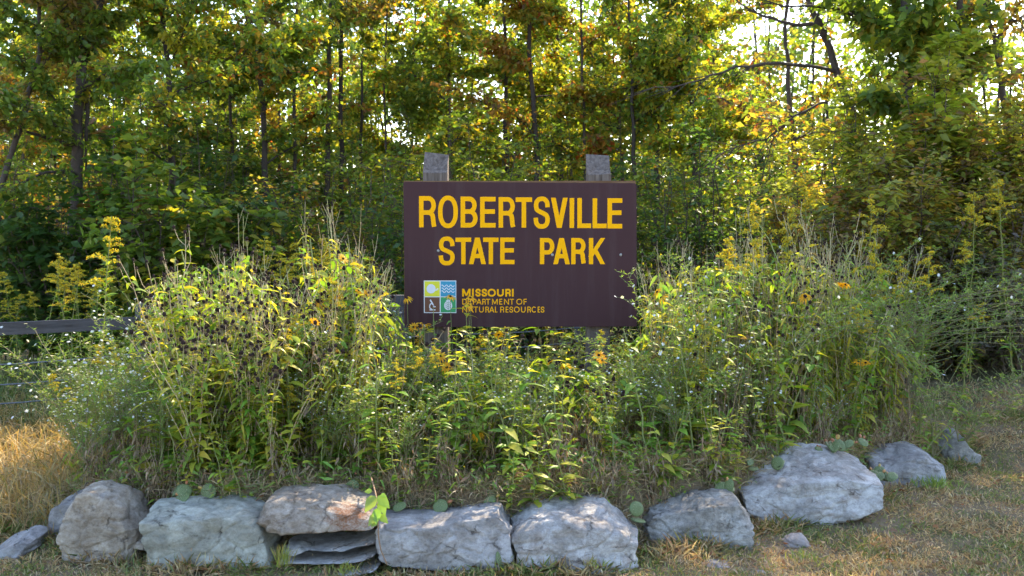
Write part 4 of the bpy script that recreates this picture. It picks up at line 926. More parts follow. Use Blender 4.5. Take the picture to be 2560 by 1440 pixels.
def p_aster(seed, h=.9, arch=.2, stems=6, white=1.0, lean=.3):
    rng = R_(seed); gs, gf, gw = Geo(), Geo(), Geo(); e0, e1 = [], []
    for k in range(stems):
        path = stem_path(rng, h * rng.uniform(.7, 1), lean * rng.uniform(.3, 1), 11, arch * rng.uniform(.5, 1.3)); gs.tube(path, np.linspace(.0035, .0012, 11), (.20, .17, .09), 4)
        stem_leaves(rng, gf, path, 46, .1, .98, .05, .008, G_BLU + [(2, (.26, .34, .07))], .5, .3, False, shrink=.5)
        nb = 26; t = rng.uniform(.35, 1, nb); p, tn = along(path, t); az = rng.uniform(0, 6.28, nb); ln = rng.uniform(.06, .19, nb) * (1.25 - t)[:] * 1.6
        d = nrm(np.stack([np.cos(az), np.sin(az), rng.uniform(.3, 1.0, nb)], 1)); e0.append(p); e1.append(p + d * ln[:, None])
    e0, e1 = np.concatenate(e0), np.concatenate(e1); gs.twigs(e0, e1, .0012, .0007, np.array([.20, .22, .09]))
    n = len(e0) * 9; pk = rng.integers(0, len(e0), n); f = rng.uniform(0, 1, (n, 1)); pos = e0[pk] * (1 - f) + e1[pk] * f
    gf.leaves(pos, rdir(rng, n, -.2, .9), rdir(rng, n, 0, 1), rng.uniform(.010, .024, n), rng.uniform(.003, .005, n), pick(rng, G_BLU + [(3, (.27, .35, .07))], n, .25), .1, .2)
    ex = []
    if white > 0:
        m_ = int(len(e0) * .55 * white); pk = rng.choice(len(e0), m_, replace=False); c = e1[pk]; k = 7
        a = np.tile(np.linspace(0, 6.28, k, endpoint=False), m_); ax = np.repeat(nrm(rng.normal(0, .6, (m_, 3)) + np.array([0, -.3, 1.])), k, axis=0)
        u_ = nrm(np.cross(ax, np.array([.3, .9, .1]))); v_ = np.cross(ax, u_); d = u_ * np.cos(a)[:, None] + v_ * np.sin(a)[:, None]
        gw.leaves(np.repeat(c, k, axis=0), d, ax, .0100, .0055, pick(rng, [(1, (.80, .80, .84))], m_ * k, .1), 0, .1)
        ex.append(('blossoms', gw.mesh('blossoms', M_PETAL), None, None, None, 'stuff'))
    return finish(gs, gf, ex)
def p_sunleaf(seed, h=.8, L=.125, W=.046, n=26, pal=G_MID, flowers=0, lean=.12):
    rng = R_(seed); gs, gf = Geo(), Geo(); path = stem_path(rng, h, lean); gs.tube(path, np.linspace(.005, .002, len(path)), (.20, .22, .08), 6)
    stem_leaves(rng, gf, path, n, .12, 1.0, L, W, pal, .45, .55, True, True, .35); ex = []
    for k in range(flowers):
        p, tn = along(path, np.array([rng.uniform(.7, .95)])); az = rng.uniform(0, 6.28); e = p[0] + np.array([math.cos(az) * .07, math.sin(az) * .07 - .03, rng.uniform(.1, .2)])
        gs.tube(np.array([p[0], (p[0] + e) / 2 + np.array([0, 0, -.01]), e]), .0015, (.2, .22, .08), 4)
        ex.append(('flower', SUSAN[int(rng.integers(0, 3))], tuple(e), (rng.uniform(.35, 1.15), rng.normal(0, .3), 0), (rng.uniform(.85, 1.1),) * 3, ('flower_center', CONE)))
    return finish(gs, gf, ex)
def p_wand(seed, h=1.2, stems=4):
    rng = R_(seed); gs, gf = Geo(), Geo(); heads = []
    for k in range(stems):
        path = stem_path(rng, h * rng.uniform(.75, 1), .1 * rng.uniform(.3, 1)); path[:, :2] += rng.normal(0, .02, 2); sc = pick(rng, STRAW, 1)[0]
        gs.tube(path, np.linspace(.0034, .0010, len(path)), sc, 5); stem_leaves(rng, gf, path, 38, .15, .86, .11, .024, G_YEL + [(2, (.30, .24, .10))], .3, .8, True, shrink=.6)
        nb = 5; p, tn = along(path, rng.uniform(.70, .98, nb))
        for q in p:
            az = rng.uniform(0, 6.28); e = q + np.array([math.cos(az) * .035, math.sin(az) * .035, rng.uniform(.05, .11)]); gs.tube(np.array([q, e]), .001, sc, 3); heads.append(tuple(e))
    ex = [('seed_head', HEAD, hh, (0, 0, rng.uniform(0, 6)), (rng.uniform(.5, .8),) * 3, None) for hh in heads]
    return finish(gs, gf, ex)
def p_dead(seed, h=.7, stems=9):
    rng = R_(seed); gs, gf = Geo(), Geo()
    for k in range(stems):
        path = stem_path(rng, h * rng.uniform(.5, 1), .4 * rng.uniform(.1, 1)); path[:, :2] += rng.normal(0, .06, 2); gs.tube(path, np.linspace(.004, .0012, len(path)), pick(rng, DEADP + STRAW, 1)[0], 4)
        stem_leaves(rng, gf, path, 12, .1, .9, .075, .026, DEADP, -.3, 1.1, True, shrink=.3)
    pr = finish(gs, Geo()); pr.append(('foliage', gf.mesh('foliage', M_DEAD), None, None, None, None)); return pr
PROTO = {
 'goldenrod': [p_goldenrod(500), p_goldenrod(501, 1.0, .2, .07), p_goldenrod(502, 1.0, .32, .12), p_goldenrod(503, 1.0, .16, .05)],
 'seedplant': [p_seedplant(510), p_seedplant(511, lean=.4), p_seedplant(512, stems=5, pal=G_MID), p_seedplant(513, stems=8, leafn=26), p_seedplant(514, lean=.5, stems=6, leafn=30)],
 'aster': [p_aster(520, 1.0), p_aster(521, 1.0, .35), p_aster(522, 1.0, .1, 7, .6), p_aster(523, 1.0, .5, 5, .25)],
 'wandaster': [p_aster(525, 1.0, .9, 4, 0.0, .6), p_aster(526, 1.0, .7, 5, .15, .5)],
 'sunleaf': [p_sunleaf(530, 1.0), p_sunleaf(531, 1.0, .16, .06, 22), p_sunleaf(532, 1.0, .10, .038, 34), p_sunleaf(533, 1.0, .12, .05, 24, G_YEL)],
 'susan': [p_sunleaf(540, 1.0, .10, .036, 26, G_MID, 1), p_sunleaf(541, 1.0, .10, .036, 26, G_MID, 2), p_sunleaf(542, 1.0, .11, .04, 24, G_YEL, 2)],
 'wand': [p_wand(550, 1.0, 5), p_wand(551, 1.0, 3), p_wand(552, 1.0, 6)],
 'dead': [p_dead(560, 1.0), p_dead(561, 1.0, 7), p_dead(562, 1.0, 12)],
}
NAME = {'goldenrod': 'goldenrod', 'seedplant': 'coneflower_plant', 'aster': 'aster', 'wandaster': 'aster_wand', 'sunleaf': 'leafy_plant', 'susan': 'yellow_daisy', 'wand': 'tall_stalk_plant', 'dead': 'withered_plant'}
DESC = {'goldenrod': ('yellow-plumed goldenrod', 'goldenrod'), 'seedplant': ('dark-headed coneflower plant', 'coneflower'), 'aster': ('white-dotted bushy aster', 'aster'),
        'wandaster': ('arching fine-leaved aster wand', 'aster'), 'sunleaf': ('broad-leaved green plant', 'leafy plant'), 'susan': ('dark-centred yellow daisy plant', 'daisy'),
        'wand': ('straw-coloured drooping-leaved stalks', 'wildflower'), 'dead': ('withered brown plant', 'dead plant')}
STN = [(355, 'upright boulder'), (670, 'greenish boulder'), (940, 'rusty boulder'), (1283, 'level block'), (1600, 'cracked boulder'), (1860, 'mottled boulder'), (2190, 'largest slab'), (9999, 'humped boulder')]
AUTO = {}
def place(sp, x, y, h, rng, label=None, group=None, var=None, rz=None, tilt=None, wide=1.0, z=None):
    pr = PROTO[sp][int(rng.integers(0, len(PROTO[sp]))) if var is None else var]
    z = float(zg(x, y)) - .01 if z is None else z
    root = empty(NAME[sp], (x, y, z), rng.uniform(0, 6.28) if rz is None else rz, (h ** .75 * wide, h ** .75 * wide, h), tilt or (rng.normal(0, .06), rng.normal(0, .06)))
    for nm, me, loc, rot, scl, sub in pr:
        s_ = scl
        if nm in ('seed_head', 'flower'):
            k = scl[0]; s_ = (k / (h ** .75 * wide), k / (h ** .75 * wide), k / h)
        o = link(nm, me, root, loc, rot, s_)
        if nm in ('foliage',) or sub == 'stuff': o['kind'] = 'stuff'
        if isinstance(sub, tuple): link(sub[0], sub[1], o)
    if label is None:
        px = PX(x, y, z)[0]
        zone = next(nm for lim, nm in STN if px < lim)
        row = 'low at front behind' if y < wall_y(x) + .75 else ('mid-bed behind' if y < wall_y(x) + 1.5 else 'far back behind')
        label = '%s %s the %s' % (DESC[sp][0], row, zone); group = NAME[sp].replace('_', ' ') + 's ' + row + ' the ' + zone
        AUTO.setdefault(label, []).append((px, root))
    tag(root, label, DESC[sp][1], group); return root
# silhouette of the bed in the photograph: column -> highest row reached by plants there
EX = np.array([150, 200, 300, 370, 420, 520, 600, 690, 750, 850, 930, 1000, 1040, 1100, 1540, 1590, 1640, 1700, 1800, 1870, 2000, 2100, 2200, 2300, 2400, 2460])
EY = np.array([900, 810, 780, 680, 580, 560, 520, 660, 640, 520, 600, 640, 780, 830, 830, 760, 620, 575, 560, 510, 530, 510, 520, 570, 660, 780])
def env(px): return np.interp(px, EX, EY) + 38 * np.sin(px * .043) * np.sin(px * .017 + 1) + 18 * np.sin(px * .11)
rng = R_(600)
def scatter(sp, n, pxr, rel, lo, hi, wide=1.0, cap=None):
    k = 0; tries = 0
    while k < n and tries < n * 30:
        tries += 1
        px = rng.uniform(*pxr); r_ = max(.07, rng.uniform(*rel) * .95 - .22) if rel[0] < 1.85 else rng.uniform(*rel)
        x = (px - 1280) / F_PX * 6.2; y = float(wall_y(x)) + r_; x = (px - 1280) / F_PX * y; y = float(wall_y(x)) + r_
        if abs(y - (SY + .05)) < .13 and 1000 < px < 1600: continue
        if y > 8.7: continue
        z = float(zg(x, y)); inz = y < SY and 1015 < px < 1590
        ztop = P(px, env(px) if not (1015 < px < 1590 and y > SY) else rng.uniform(700, 850), y)[2]
        if inz: ztop = P(px, rng.uniform(778, 930), y)[2]
        h = (ztop - z) * rng.uniform(lo, hi)
        if cap: h = min(h, cap * rng.uniform(.7, 1))
        if r_ < .2: h = min(h, rng.uniform(.2, .45))
        elif r_ < .5: h = min(h, rng.uniform(.4, .95))
        if h < .15: continue
        place(sp, x, y, h, rng, wide=wide, tilt=(rng.normal(0, .09), rng.normal(0, .13)) if sp in ('seedplant', 'wand', 'dead') else None); k += 1
scatter('seedplant', 32, (460, 720), (.5, 2.0), .6, 1.0, .9)
scatter('seedplant', 12, (680, 1010), (.6, 2.2), .6, .95)
scatter('seedplant', 22, (1600, 2300), (.7, 2.3), .6, .97)
scatter('wand', 19, (420, 1000), (.6, 2.0), .65, 1.12)
scatter('wand', 22, (1600, 2330), (.6, 2.2), .65, 1.1)
scatter('goldenrod', 8, (620, 1010), (.6, 2.0), .6, .95)
scatter('wand', 7, (640, 1000), (.6, 2.0), .6, .95)
scatter('goldenrod', 17, (1610, 2360), (.5, 2.3), .55, .98)
scatter('wand', 8, (1620, 2330), (.6, 2.2), .55, .95)
scatter('wandaster', 6, (2080, 2360), (.8, 2.2), .7, 1.0)
scatter('goldenrod', 5, (200, 420), (.7, 1.8), .6, .9)
scatter('aster', 22, (190, 480), (.25, 1.9), .6, 1.0)
scatter('aster', 10, (800, 1060), (.5, 1.6), .5, .8)
scatter('aster', 19, (1640, 2380), (.4, 2.2), .5, .95)
scatter('wandaster', 8, (2080, 2400), (.9, 2.2), .75, 1.0)
scatter('sunleaf', 38, (300, 1020), (.15, 1.9), .4, .95, 1.5)
scatter('sunleaf', 32, (1020, 1600), (.3, 1.8), .75, 1.05, 1.45)
scatter('sunleaf', 30, (1600, 2330), (.15, 2.0), .4, .9, 1.4)
scatter('susan', 3, (1020, 1600), (.5, 1.6), .9, 1.05)
scatter('susan', 4, (700, 1000), (.5, 1.4), .7, .9); scatter('susan', 5, (1600, 2200), (.6, 1.8), .6, .9)
scatter('goldenrod', 4, (1030, 1580), (.7, 1.7), .8, 1.05)
scatter('aster', 14, (1030, 1580), (.5, 1.7), .75, 1.02)
scatter('wand', 8, (1040, 1570), (.9, 1.6), .85, 1.0)
scatter('seedplant', 4, (1040, 1580), (.6, 1.7), .8, 1.0, .9)
scatter('sunleaf', 34, (1000, 1610), (1.9, 3.4), .85, 1.05, 1.3)
scatter('seedplant', 6, (1020, 1590), (1.9, 3.2), .8, 1.0, 1.1)
scatter('wandaster', 8, (1020, 1590), (1.9, 3.2), .8, 1.0, .8)
scatter('goldenrod', 4, (1020, 1590), (1.9, 3.2), .8, 1.0, 1.0)
scatter('sunleaf', 34, (330, 2250), (.1, .6), .5, 1.0, 1.5)
scatter('dead', 44, (230, 2330), (.08, .8), .5, .9, 1.0, .5)
scatter('dead', 30, (350, 2300), (.9, 2.2), .5, .85, 1.0)
# single plants the photograph shows clearly
def hero(sp, px, Y, top, label, var=None, tilt=None, wide=1.0, rz=None):
    x = (px - 1280) / F_PX * Y; z = float(zg(x, Y)) - .01; h = P(px, top, Y)[2] - z
    return place(sp, x, Y, h, rng, label, None, var, rz, tilt or (0, 0), wide, z)
hero('goldenrod', 240, 7.0, 540, 'tallest goldenrod standing alone at the left end of the bed', 2, (0, -.05), 1.1)
hero('wand', 600, 7.0, 520, 'tallest dead flower stalks above the left clump', 0, (0, -.04))
hero('wand', 855, 7.2, 478, 'upright leafy stalks rising just left of the sign to its first text line', 2, (0, -.02))
hero('wand', 785, 7.4, 500, 'thin bare stalks left of the upright leafy stalks', 1)
hero('goldenrod', 790, 6.9, 650, 'goldenrod with a bright plume left of the sign at mid height', 0); hero('goldenrod', 875, 6.8, 640, 'bright goldenrod plume in front of the upright leafy stalks', 3)
hero('sunleaf', 1108, 6.6, 770, 'broad-leaved plant whose tip covers the emblem\'s lower edge', 1, (0, 0), 1.35); hero('sunleaf', 1170, 6.6, 755, 'broad-leaved plant whose tip reaches the word department', 3, (0, 0), 1.35)
hero('sunleaf', 1040, 6.7, 790, 'broad-leaved plant at the sign\'s lower left corner', 0, (0, 0), 1.3)
hero('wandaster', 1255, 6.7, 775, 'pale branching sprig in front of the sign\'s bottom edge', 1, (0, 0), .5)
hero('wand', 1680, 7.2, 575, 'branched dead stalks with seed heads just right of the sign', 2)
hero('goldenrod', 1868, 7.6, 505, 'tall feathery goldenrod tip right of the sign', 3); hero('goldenrod', 1700, 6.3, 885, 'goldenrod with a broad drooping plume low right of the sign', 2, (0, .15), 1.2)
hero('goldenrod', 2305, 7.4, 620, 'goldenrod with a curled bright plume near the bed\'s right end', 0); hero('goldenrod', 1955, 8.2, 485, 'goldenrod with an orange plume above the right clump', 1)
hero('wandaster', 2400, 7.3, 640, 'long aster wands arching over the lawn at the bed\'s right end', 0, (0, .25), 1.3); hero('wandaster', 2330, 7.0, 760, 'lower aster wands arching right at the bed\'s right end', 1, (0, .35), 1.2)
hero('sunleaf', 2270, 6.9, 930, 'willowy leafy plant leaning over the right end of the wall', 2, (0, .55), 1.5)
hero('sunleaf', 620, 5.75, 1010, 'plant with large yellow-green pointed leaves low at left', 3, (.15, .3), 2.0); hero('sunleaf', 1120, 5.7, 990, 'sprawling bright plant leaning right above the level block', 1, (.1, .45), 1.6)
hero('aster', 1880, 6.5, 850, 'round cloud of white-flowered aster at the right', 0, (0, 0), 1.4); hero('aster', 210, 6.7, 750, 'white-flowered aster sprays at the left end in front of the fence', 0, (0, -.1), 1.3)
hero('aster', 975, 6.3, 850, 'white-flowered aster below the sign\'s left corner', 2, (0, 0), 1.2)
def daisy(px, py, Y, label, facing=.9, v=0, s=1.0):
    x, _, z = P(px, py, Y); z0 = float(zg(x, Y)); root = empty('yellow_daisy', (x, Y, z0)); tag(root, label, 'daisy', 'yellow daisies with dark centres')
    g = Geo(); t = np.linspace(0, 1, 8); q = np.stack([.03 * np.sin(t * 3) * (1 - t), .05 * (1 - t) * t, (z - z0) * t], 1); g.tube(q, np.linspace(.003, .0015, 8), (.20, .22, .08), 5); g.build('stem', M_STEM, root, True)
    gf = Geo(); stem_leaves(rng, gf, q, 12, .1, .85, .09, .03, G_MID, .4, .6, True, True); gf.build('foliage', M_LEAF, root)['kind'] = 'stuff'
    f = link('flower', SUSAN[v], root, (0, 0, z - z0), (facing, rng.normal(0, .2), 0), (s,) * 3); link('flower_center', CONE, f)
for a in ((1101, 890, 6.2, 'yellow daisy with drooping petals, upper of the pair below the sign', .9, 1), (1117, 918, 6.15, 'fully open yellow daisy, lower of the pair below the sign', 1.15, 0), (1126, 742, 6.65, 'yellow daisy in front of the emblem', .3, 1), (1176, 745, 6.6, 'yellow daisy in front of the word Missouri', .5, 1, .9), (1172, 764, 6.55, 'yellow daisy just under the word Missouri', .7, 1, .8),
          (1018, 746, 6.7, 'yellow daisy at the sign\'s left edge', .5, 2, .9), (1034, 818, 6.5, 'yellow daisy left of two at the sign\'s lower left corner', 1.0, 0, .9), (1048, 812, 6.6, 'yellow daisy right of two at the sign\'s lower left corner', .5, 1, .9), (1497, 888, 6.3, 'yellow daisy below the sign\'s right post', .9, 1), (1506, 900, 6.25, 'small yellow daisy touching the one below the right post', 1.1, 0, .8),
          (1194, 1085, 5.6, 'low yellow daisy hanging above the wall', .8, 2), (886, 854, 6.3, 'yellow daisy low left of the sign', .4, 1, .9), (2012, 740, 6.9, 'yellow daisy in the middle of the right clump', .7, 2, 1.2), (1652, 852, 6.5, 'yellow daisy low right of the sign', .8, 1), (732, 818, 6.6, 'orange-yellow daisy in the left clump', .6, 2)): daisy(*a)
# goldenrods and weeds of the meadow beyond the fence
rng = R_(650)
for k in range(20):
    px = rng.uniform(-30, 420); Y = rng.uniform(9.9, 12.0); x = (px - 1280) / F_PX * Y
    _o = place('goldenrod', x, Y, (P(px, rng.uniform(625, 745), Y)[2] - float(zg(x, Y))), rng, 'goldenrod in bloom in the meadow beyond the fence at left', 'goldenrods in the meadow beyond the fence', None, None, None, 1.25); AUTO.setdefault('goldenrod in the meadow beyond the fence', []).append((px, _o))
for k in range(13):
    px = rng.uniform(620, 1000); Y = rng.uniform(10.8, 12.4); x = (px - 1280) / F_PX * Y
    _o = place('goldenrod', x, Y, (P(px, rng.uniform(575, 680), Y)[2] - float(zg(x, Y))), rng, 'blurred goldenrod behind the tall stalks beyond the fence', 'goldenrods beyond the fence left of the sign', None, None, None, 1.5); AUTO.setdefault('dim goldenrod beyond the fence behind the upright leafy stalks', []).append((px, _o))
for k, (px, py, Y, lab) in enumerate([(2050, 425, 10.2, 'goldenrod with an orange plume in the thicket below the brown leaves'), (2205, 480, 9.6, 'goldenrod in the thicket above the right clump'), (2430, 470, 9.6, 'goldenrod in the greyish thicket at right'), (2540, 440, 9.4, 'goldenrod at the right edge of the thicket'), (2420, 600, 9.2, 'bright goldenrod tip in front of the grey weeds'), (2400, 745, 8.6, 'nodding straw-gold goldenrod before the grey weeds')]):
    x = (px - 1280) / F_PX * Y; place('goldenrod', x, Y, P(px, py, Y)[2] - float(zg(x, Y)), rng, lab, 'goldenrods in the thicket', None, None, None, 1.3)

# ------------------------------------------------------------------ prickly pears along the wall top
def pad_mesh(seed, w=.04, h=.052):
    rng = R_(seed); g = Geo(); g.ball((0, 0, h), 1, (.12, .155, .06), 14, 9, (w, .009, h), 0); n = 34
    a = rng.uniform(0, 6.28, n); r_ = np.sqrt(rng.uniform(0, .8, n)); s_ = rng.choice([-1, 1], n); p0 = np.stack([w * r_ * np.cos(a), s_ * .009 * np.sqrt(1 - r_ ** 2), h + h * r_ * np.sin(a)], 1)
    g.twigs(p0, p0 + np.stack([rng.normal(0, .003, n), s_ * .012, rng.normal(0, .003, n)], 1), .0010, .0003, np.array([.42, .36, .24])); return g.mesh('pad', M_CACT, True)
PADS = [pad_mesh(70), pad_mesh(71, .033, .045), pad_mesh(72, .045, .045)]
def fruit_mesh(c):
    g = Geo(); g.ball((0, 0, .012), .010, c, 9, 7, (1, 1, 1.5), .05, R_(3)); return g.mesh('fruit', M_CACT, True)
FRUIT = [fruit_mesh((.42, .20, .07)), fruit_mesh((.36, .24, .06)), fruit_mesh((.34, .13, .06))]
def cactus(cx, cy, Y, w, npad, nfr, label, flat=.6):
    rng = R_(int(cx)); x0, _, z0 = P(cx, cy, Y); root = empty('prickly_pear', (x0, Y, z0)); tag(root, label, 'cactus', 'prickly pears on top of the wall')
    wm = w / F_PX * Y
    for k in range(npad):
        lx = (rng.uniform(-.5, .5)) * wm; ly = rng.uniform(-.05, .06); tl = rng.uniform(-1.3, 1.3) * flat
        p = link('pad', PADS[int(rng.integers(0, 3))], root, (lx, ly, rng.uniform(-.025, .005)), (rng.uniform(-.3, .3) + (-1.2 if rng.uniform() < .75 else -.5), tl, rng.uniform(-1, 1)), (rng.uniform(.65, 1.0),) * 3)
        for m_ in range(int(round(nfr / npad + rng.uniform(-.4, .4)))):
            a = rng.uniform(.5, 2.6); link('fruit', FRUIT[int(rng.integers(0, 3))], p, (.036 * math.cos(a), 0, .050 + .045 * math.sin(a)), (0, math.pi / 2 - a, 0), (rng.uniform(.8, 1.15),) * 3)
for a in ((470, 1240, 5.22, 120, 4, 4, 'prickly pear on the broad greenish boulder'), (600, 1238, 5.3, 90, 4, 3, 'small prickly pear on the greenish boulder\'s right shoulder'), (900, 1225, 5.35, 60, 4, 0, 'green prickly pear pads behind the rusty boulder'), (1030, 1272, 5.2, 170, 9, 6, 'prickly pear with orange fruits on the level block\'s left half'), (1180, 1258, 5.25, 100, 4, 3, 'prickly pear with reddish fruits on the level block\'s right half'), (1330, 1250, 5.35, 70, 3, 0, 'dark green prickly pear pads on the cracked boulder'),
          (1800, 1225, 5.6, 110, 3, 1, 'prickly pear at the back of the mottled boulder'), (1915, 1168, 5.95, 90, 4, 1, 'prickly pear creeping on the largest slab\'s left edge'), (2110, 1120, 6.2, 130, 10, 16, 'prickly pear crowded with orange fruits on the largest slab'), (2212, 1195, 6.05, 50, 6, 5, 'prickly pear between the largest slab and the humped boulder'), (1610, 1290, 5.25, 20, 2, 0, 'lone prickly pear pads in the gap right of the cracked boulder'), (1250, 1408, 4.95, 30, 2, 0, 'prickly pear pad at the foot of the level block')): cactus(*a)

# ------------------------------------------------------------------ hanging vine, tufts
rng = R_(700)
root = empty('trailing_vine', tuple(P(928, 1200, 5.15))); tag(root, 'green-leaved trailing plant hanging over the wall beside the rusty boulder', 'vine'); org = np.array(root.location)
q = np.array([P(928, 1195, 5.2), P(938, 1230, 4.92), P(944, 1262, 4.78), P(945, 1300, 4.75), P(946, 1340, 4.75), P(952, 1375, 4.75), P(968, 1412, 4.75)])
g = Geo(); g.tube(q - org, np.linspace(.004, .0025, 7), (.24, .15, .09), 5); g.build('stem', M_STEM, root, True)
for (px, py, dx, dz, L) in ((930, 1228, -1, .2, .035), (952, 1236, 1, -.2, .03), (940, 1240, -.7, -.8, .075), (944, 1240, .9, -.6, .07), (948, 1252, .6, -1, .06), (944, 1270, -.1, -1, .06), (942, 1285, -.8, -.9, .055), (948, 1288, .9, -.5, .05), (946, 1300, -.9, -.6, .04)):
    p = P(px, py, 4.76); g = Geo(); g.leaves((p - org)[None], np.array([[dx, -.35, dz]]), np.array([[dx * .2, -1, .5]]), L, L * .72, pick(rng, [(1, (.22, .36, .06)), (1, (.28, .38, .07))], 1, .1), .2, .15, True); g.build('leaf', M_LEAF, root)
def tuft(px, py, Y, h, n, pal, label, spread=.05, lean=.5):
    rng = R_(int(px * 3)); p = P(px, py, Y); root = empty('grass_tuft', tuple(p)); tag(root, label, 'grass tuft'); g = Geo()
    a = rng.uniform(0, 6.28, n); d = np.stack([np.cos(a) * lean * rng.uniform(.1, 1, n), np.sin(a) * lean * rng.uniform(.1, 1, n), np.ones(n)], 1); pos = np.stack([rng.normal(0, spread * .4, n), rng.normal(0, spread * .4, n), np.zeros(n) - .01], 1)
    g.leaves(pos, d, rdir(rng, n), rng.uniform(.5, 1.1, n) * h, .0045, pick(rng, pal, n), .25, .1, 'blade'); o = g.build('blades', M_GRASS, root); o['kind'] = 'stuff'
GT = [(3, (.24, .28, .05)), (1, (.32, .28, .07))]
tuft(710, 1408, 4.80, .14, 40, GT, 'upright green grass tuft between the greenish boulder and the ledge stack')
tuft(2332, 1212, 6.45, .09, 160, [(3, (.20, .30, .05)), (1, (.30, .34, .08))], 'bright green grass tuft in front of the humped boulder', .13, .9)
tuft(860, 1425, 4.77, .07, 40, GT, 'small green weed tuft at the foot of the ledge stack', .08, 1.0)
tuft(2020, 1395, 5.05, .07, 60, GT, 'low yellow-green tuft in the lawn right of the pale stone', .12, 1.2)
tuft(1480, 1410, 4.82, .06, 26, GT, 'tiny weed sprig on the cracked boulder\'s foot', .05, 1.0)

# ------------------------------------------------------------------ grass, litter (uncountable)
def blades(name, label, n, xr, yr, hfun, wid, pal, rng, keep=None, lean=.8, bend=.5, hi=False, cat='grass', mat=None, patch=True):
    x = rng.uniform(*xr, n); y = yr[0] + (yr[1] - yr[0]) * rng.uniform(0, 1, n) ** 1.5
    if keep is not None: k = keep(x, y); x, y = x[k], y[k]
    n = len(x); z = zg(x, y); h = hfun(rng, n, x, y); a = rng.uniform(0, 6.28, n); l = lean * rng.uniform(0, 1, n)
    d = np.stack([np.cos(a) * l, np.sin(a) * l, np.ones(n)], 1)
    col = pick(rng, pal, n, .3)
    if patch:
        t = smooth(sn(x * 2.2, y * 2.2, 3) * .8 + sn(x * 7, y * 6, 1) * .7 + .5)[:, None]; col2 = pick(rng, [(3, (.18, .23, .06)), (2, (.26, .27, .09)), (1, (.38, .30, .15))], n, .3)
        col = np.where(rng.uniform(0, 1, (n, 1)) < t * .72, col2, col)
    g = Geo(); g.leaves(np.stack([x, y, z - .004], 1), d, rdir(rng, n), h, wid * rng.uniform(.6, 1.3, n), col, bend, .1, 'blade' if hi else False)
    o = g.build(name, mat or M_GRASS); tag(o, label, cat, kind='stuff'); return o
DRY = [(4, (.50, .36, .20)), (3, (.58, .45, .28)), (3, (.44, .26, .14)), (1, (.32, .26, .12))]
outside = lambda x, y: (y < wall_y(x) - .02) | (x < -2.75) | (x > 3.2)
rng = R_(800)
blades('lawn_grass', 'short dry mown grass in front of the wall', 210000, (-3.0, 4.6), (3.9, 9.5), lambda r, n, x, y: r.uniform(.02, .065, n) * (1 + .5 * sn(x * 5, y * 5)) * (1 + 1.3 * smooth(1 - np.abs(wall_y(x) - .29 - y) / .2) * (1 - smooth(1.6 - np.abs(x + .86) / .22))), .0055, DRY, rng, outside, 1.6, .3)
blades('far_lawn_grass', 'dry grass stretching back to the thicket and the wood', 42000, (-9, 9), (8.5, 17), lambda r, n, x, y: r.uniform(.03, .10, n), .010, DRY, rng, outside, 1.2, .3)
tallk = lambda x, y: (x < -2.35 - .25 * np.sin(y * 3)) & (y > 5.5 - .15 * (x + 2.3)) & (x > -.47 * y - .9)
blades('dry_tall_grass', 'golden dry uncut grass at the left edge below the fence', 15000, (-5.6, -2.2), (5.4, 9.2), lambda r, n, x, y: r.uniform(.22, .62, n), .005, [(4, (.42, .28, .10)), (3, (.36, .27, .14)), (1, (.20, .20, .07))], rng, tallk, .9, .6, True, patch=False)
blades('meadow_grass', 'green weedy grass around the fence', 15000, (-7, 1.8), (8.4, 12.5), lambda r, n, x, y: r.uniform(.2, .55, n), .010, [(4, (.10, .14, .03)), (2, (.17, .17, .05)), (1, (.28, .22, .10))], rng, None, .7, .5, True, patch=False)
bedk = lambda x, y: (y > wall_y(x) + .02) & (x > -2.6) & (x < 3.1) & (y < 8.6)
blades('dead_grass_litter', 'tangle of dead grass and stems covering the bed soil', 60000, (-2.6, 3.1), (5.0, 8.6), lambda r, n, x, y: r.uniform(.06, .22, n), .0048, [(4, (.34, .24, .14)), (3, (.42, .32, .19)), (1, (.20, .14, .09)), (2, (.20, .24, .07))], rng, bedk, 2.2, .5, True, patch=False)
n = 42000; x = rng.uniform(-2.5, 3.0, n); y = wall_y(x) - .06 + rng.uniform(0, 1, n) ** 1.4 * .95; a = rng.uniform(0, 6.28, n); l = 2.0 * rng.uniform(0, 1, n); g = Geo()
g.leaves(np.stack([x, y, zg(x, y) - .004], 1), np.stack([np.cos(a) * l, np.sin(a) * l, np.ones(n)], 1), rdir(rng, n), rng.uniform(.05, .19, n), .0052 * rng.uniform(.6, 1.3, n), pick(rng, [(4, (.44, .32, .19)), (3, (.54, .42, .26)), (2, (.28, .18, .11)), (2.5, (.24, .30, .08))], n, .3), .5, .1, 'blade')
n = 5200; x = rng.uniform(-2.4, 2.9, n); y = wall_y(x) + .02 + rng.uniform(0, 1, n) ** 1.3 * .7
g.leaves(np.stack([x, y, zg(x, y) + rng.uniform(.01, .13, n)], 1), rdir(rng, n, -.5, .6), np.tile([0, 0, 1.], (n, 1)) + rng.normal(0, .6, (n, 3)), rng.uniform(.02, .07, n), rng.uniform(.006, .018, n), pick(rng, G_MID + [(3, (.30, .20, .12)), (1, (.36, .17, .08))], n, .3), .3, .3, True)
o = g.build('dry_grass_edge', M_GRASS); tag(o, 'dry grass and low weeds lining the back of the wall', 'grass', kind='stuff')
n = 1500; x = rng.uniform(-3.5, 5, n); y = rng.uniform(4.5, 9, n); g = Geo()
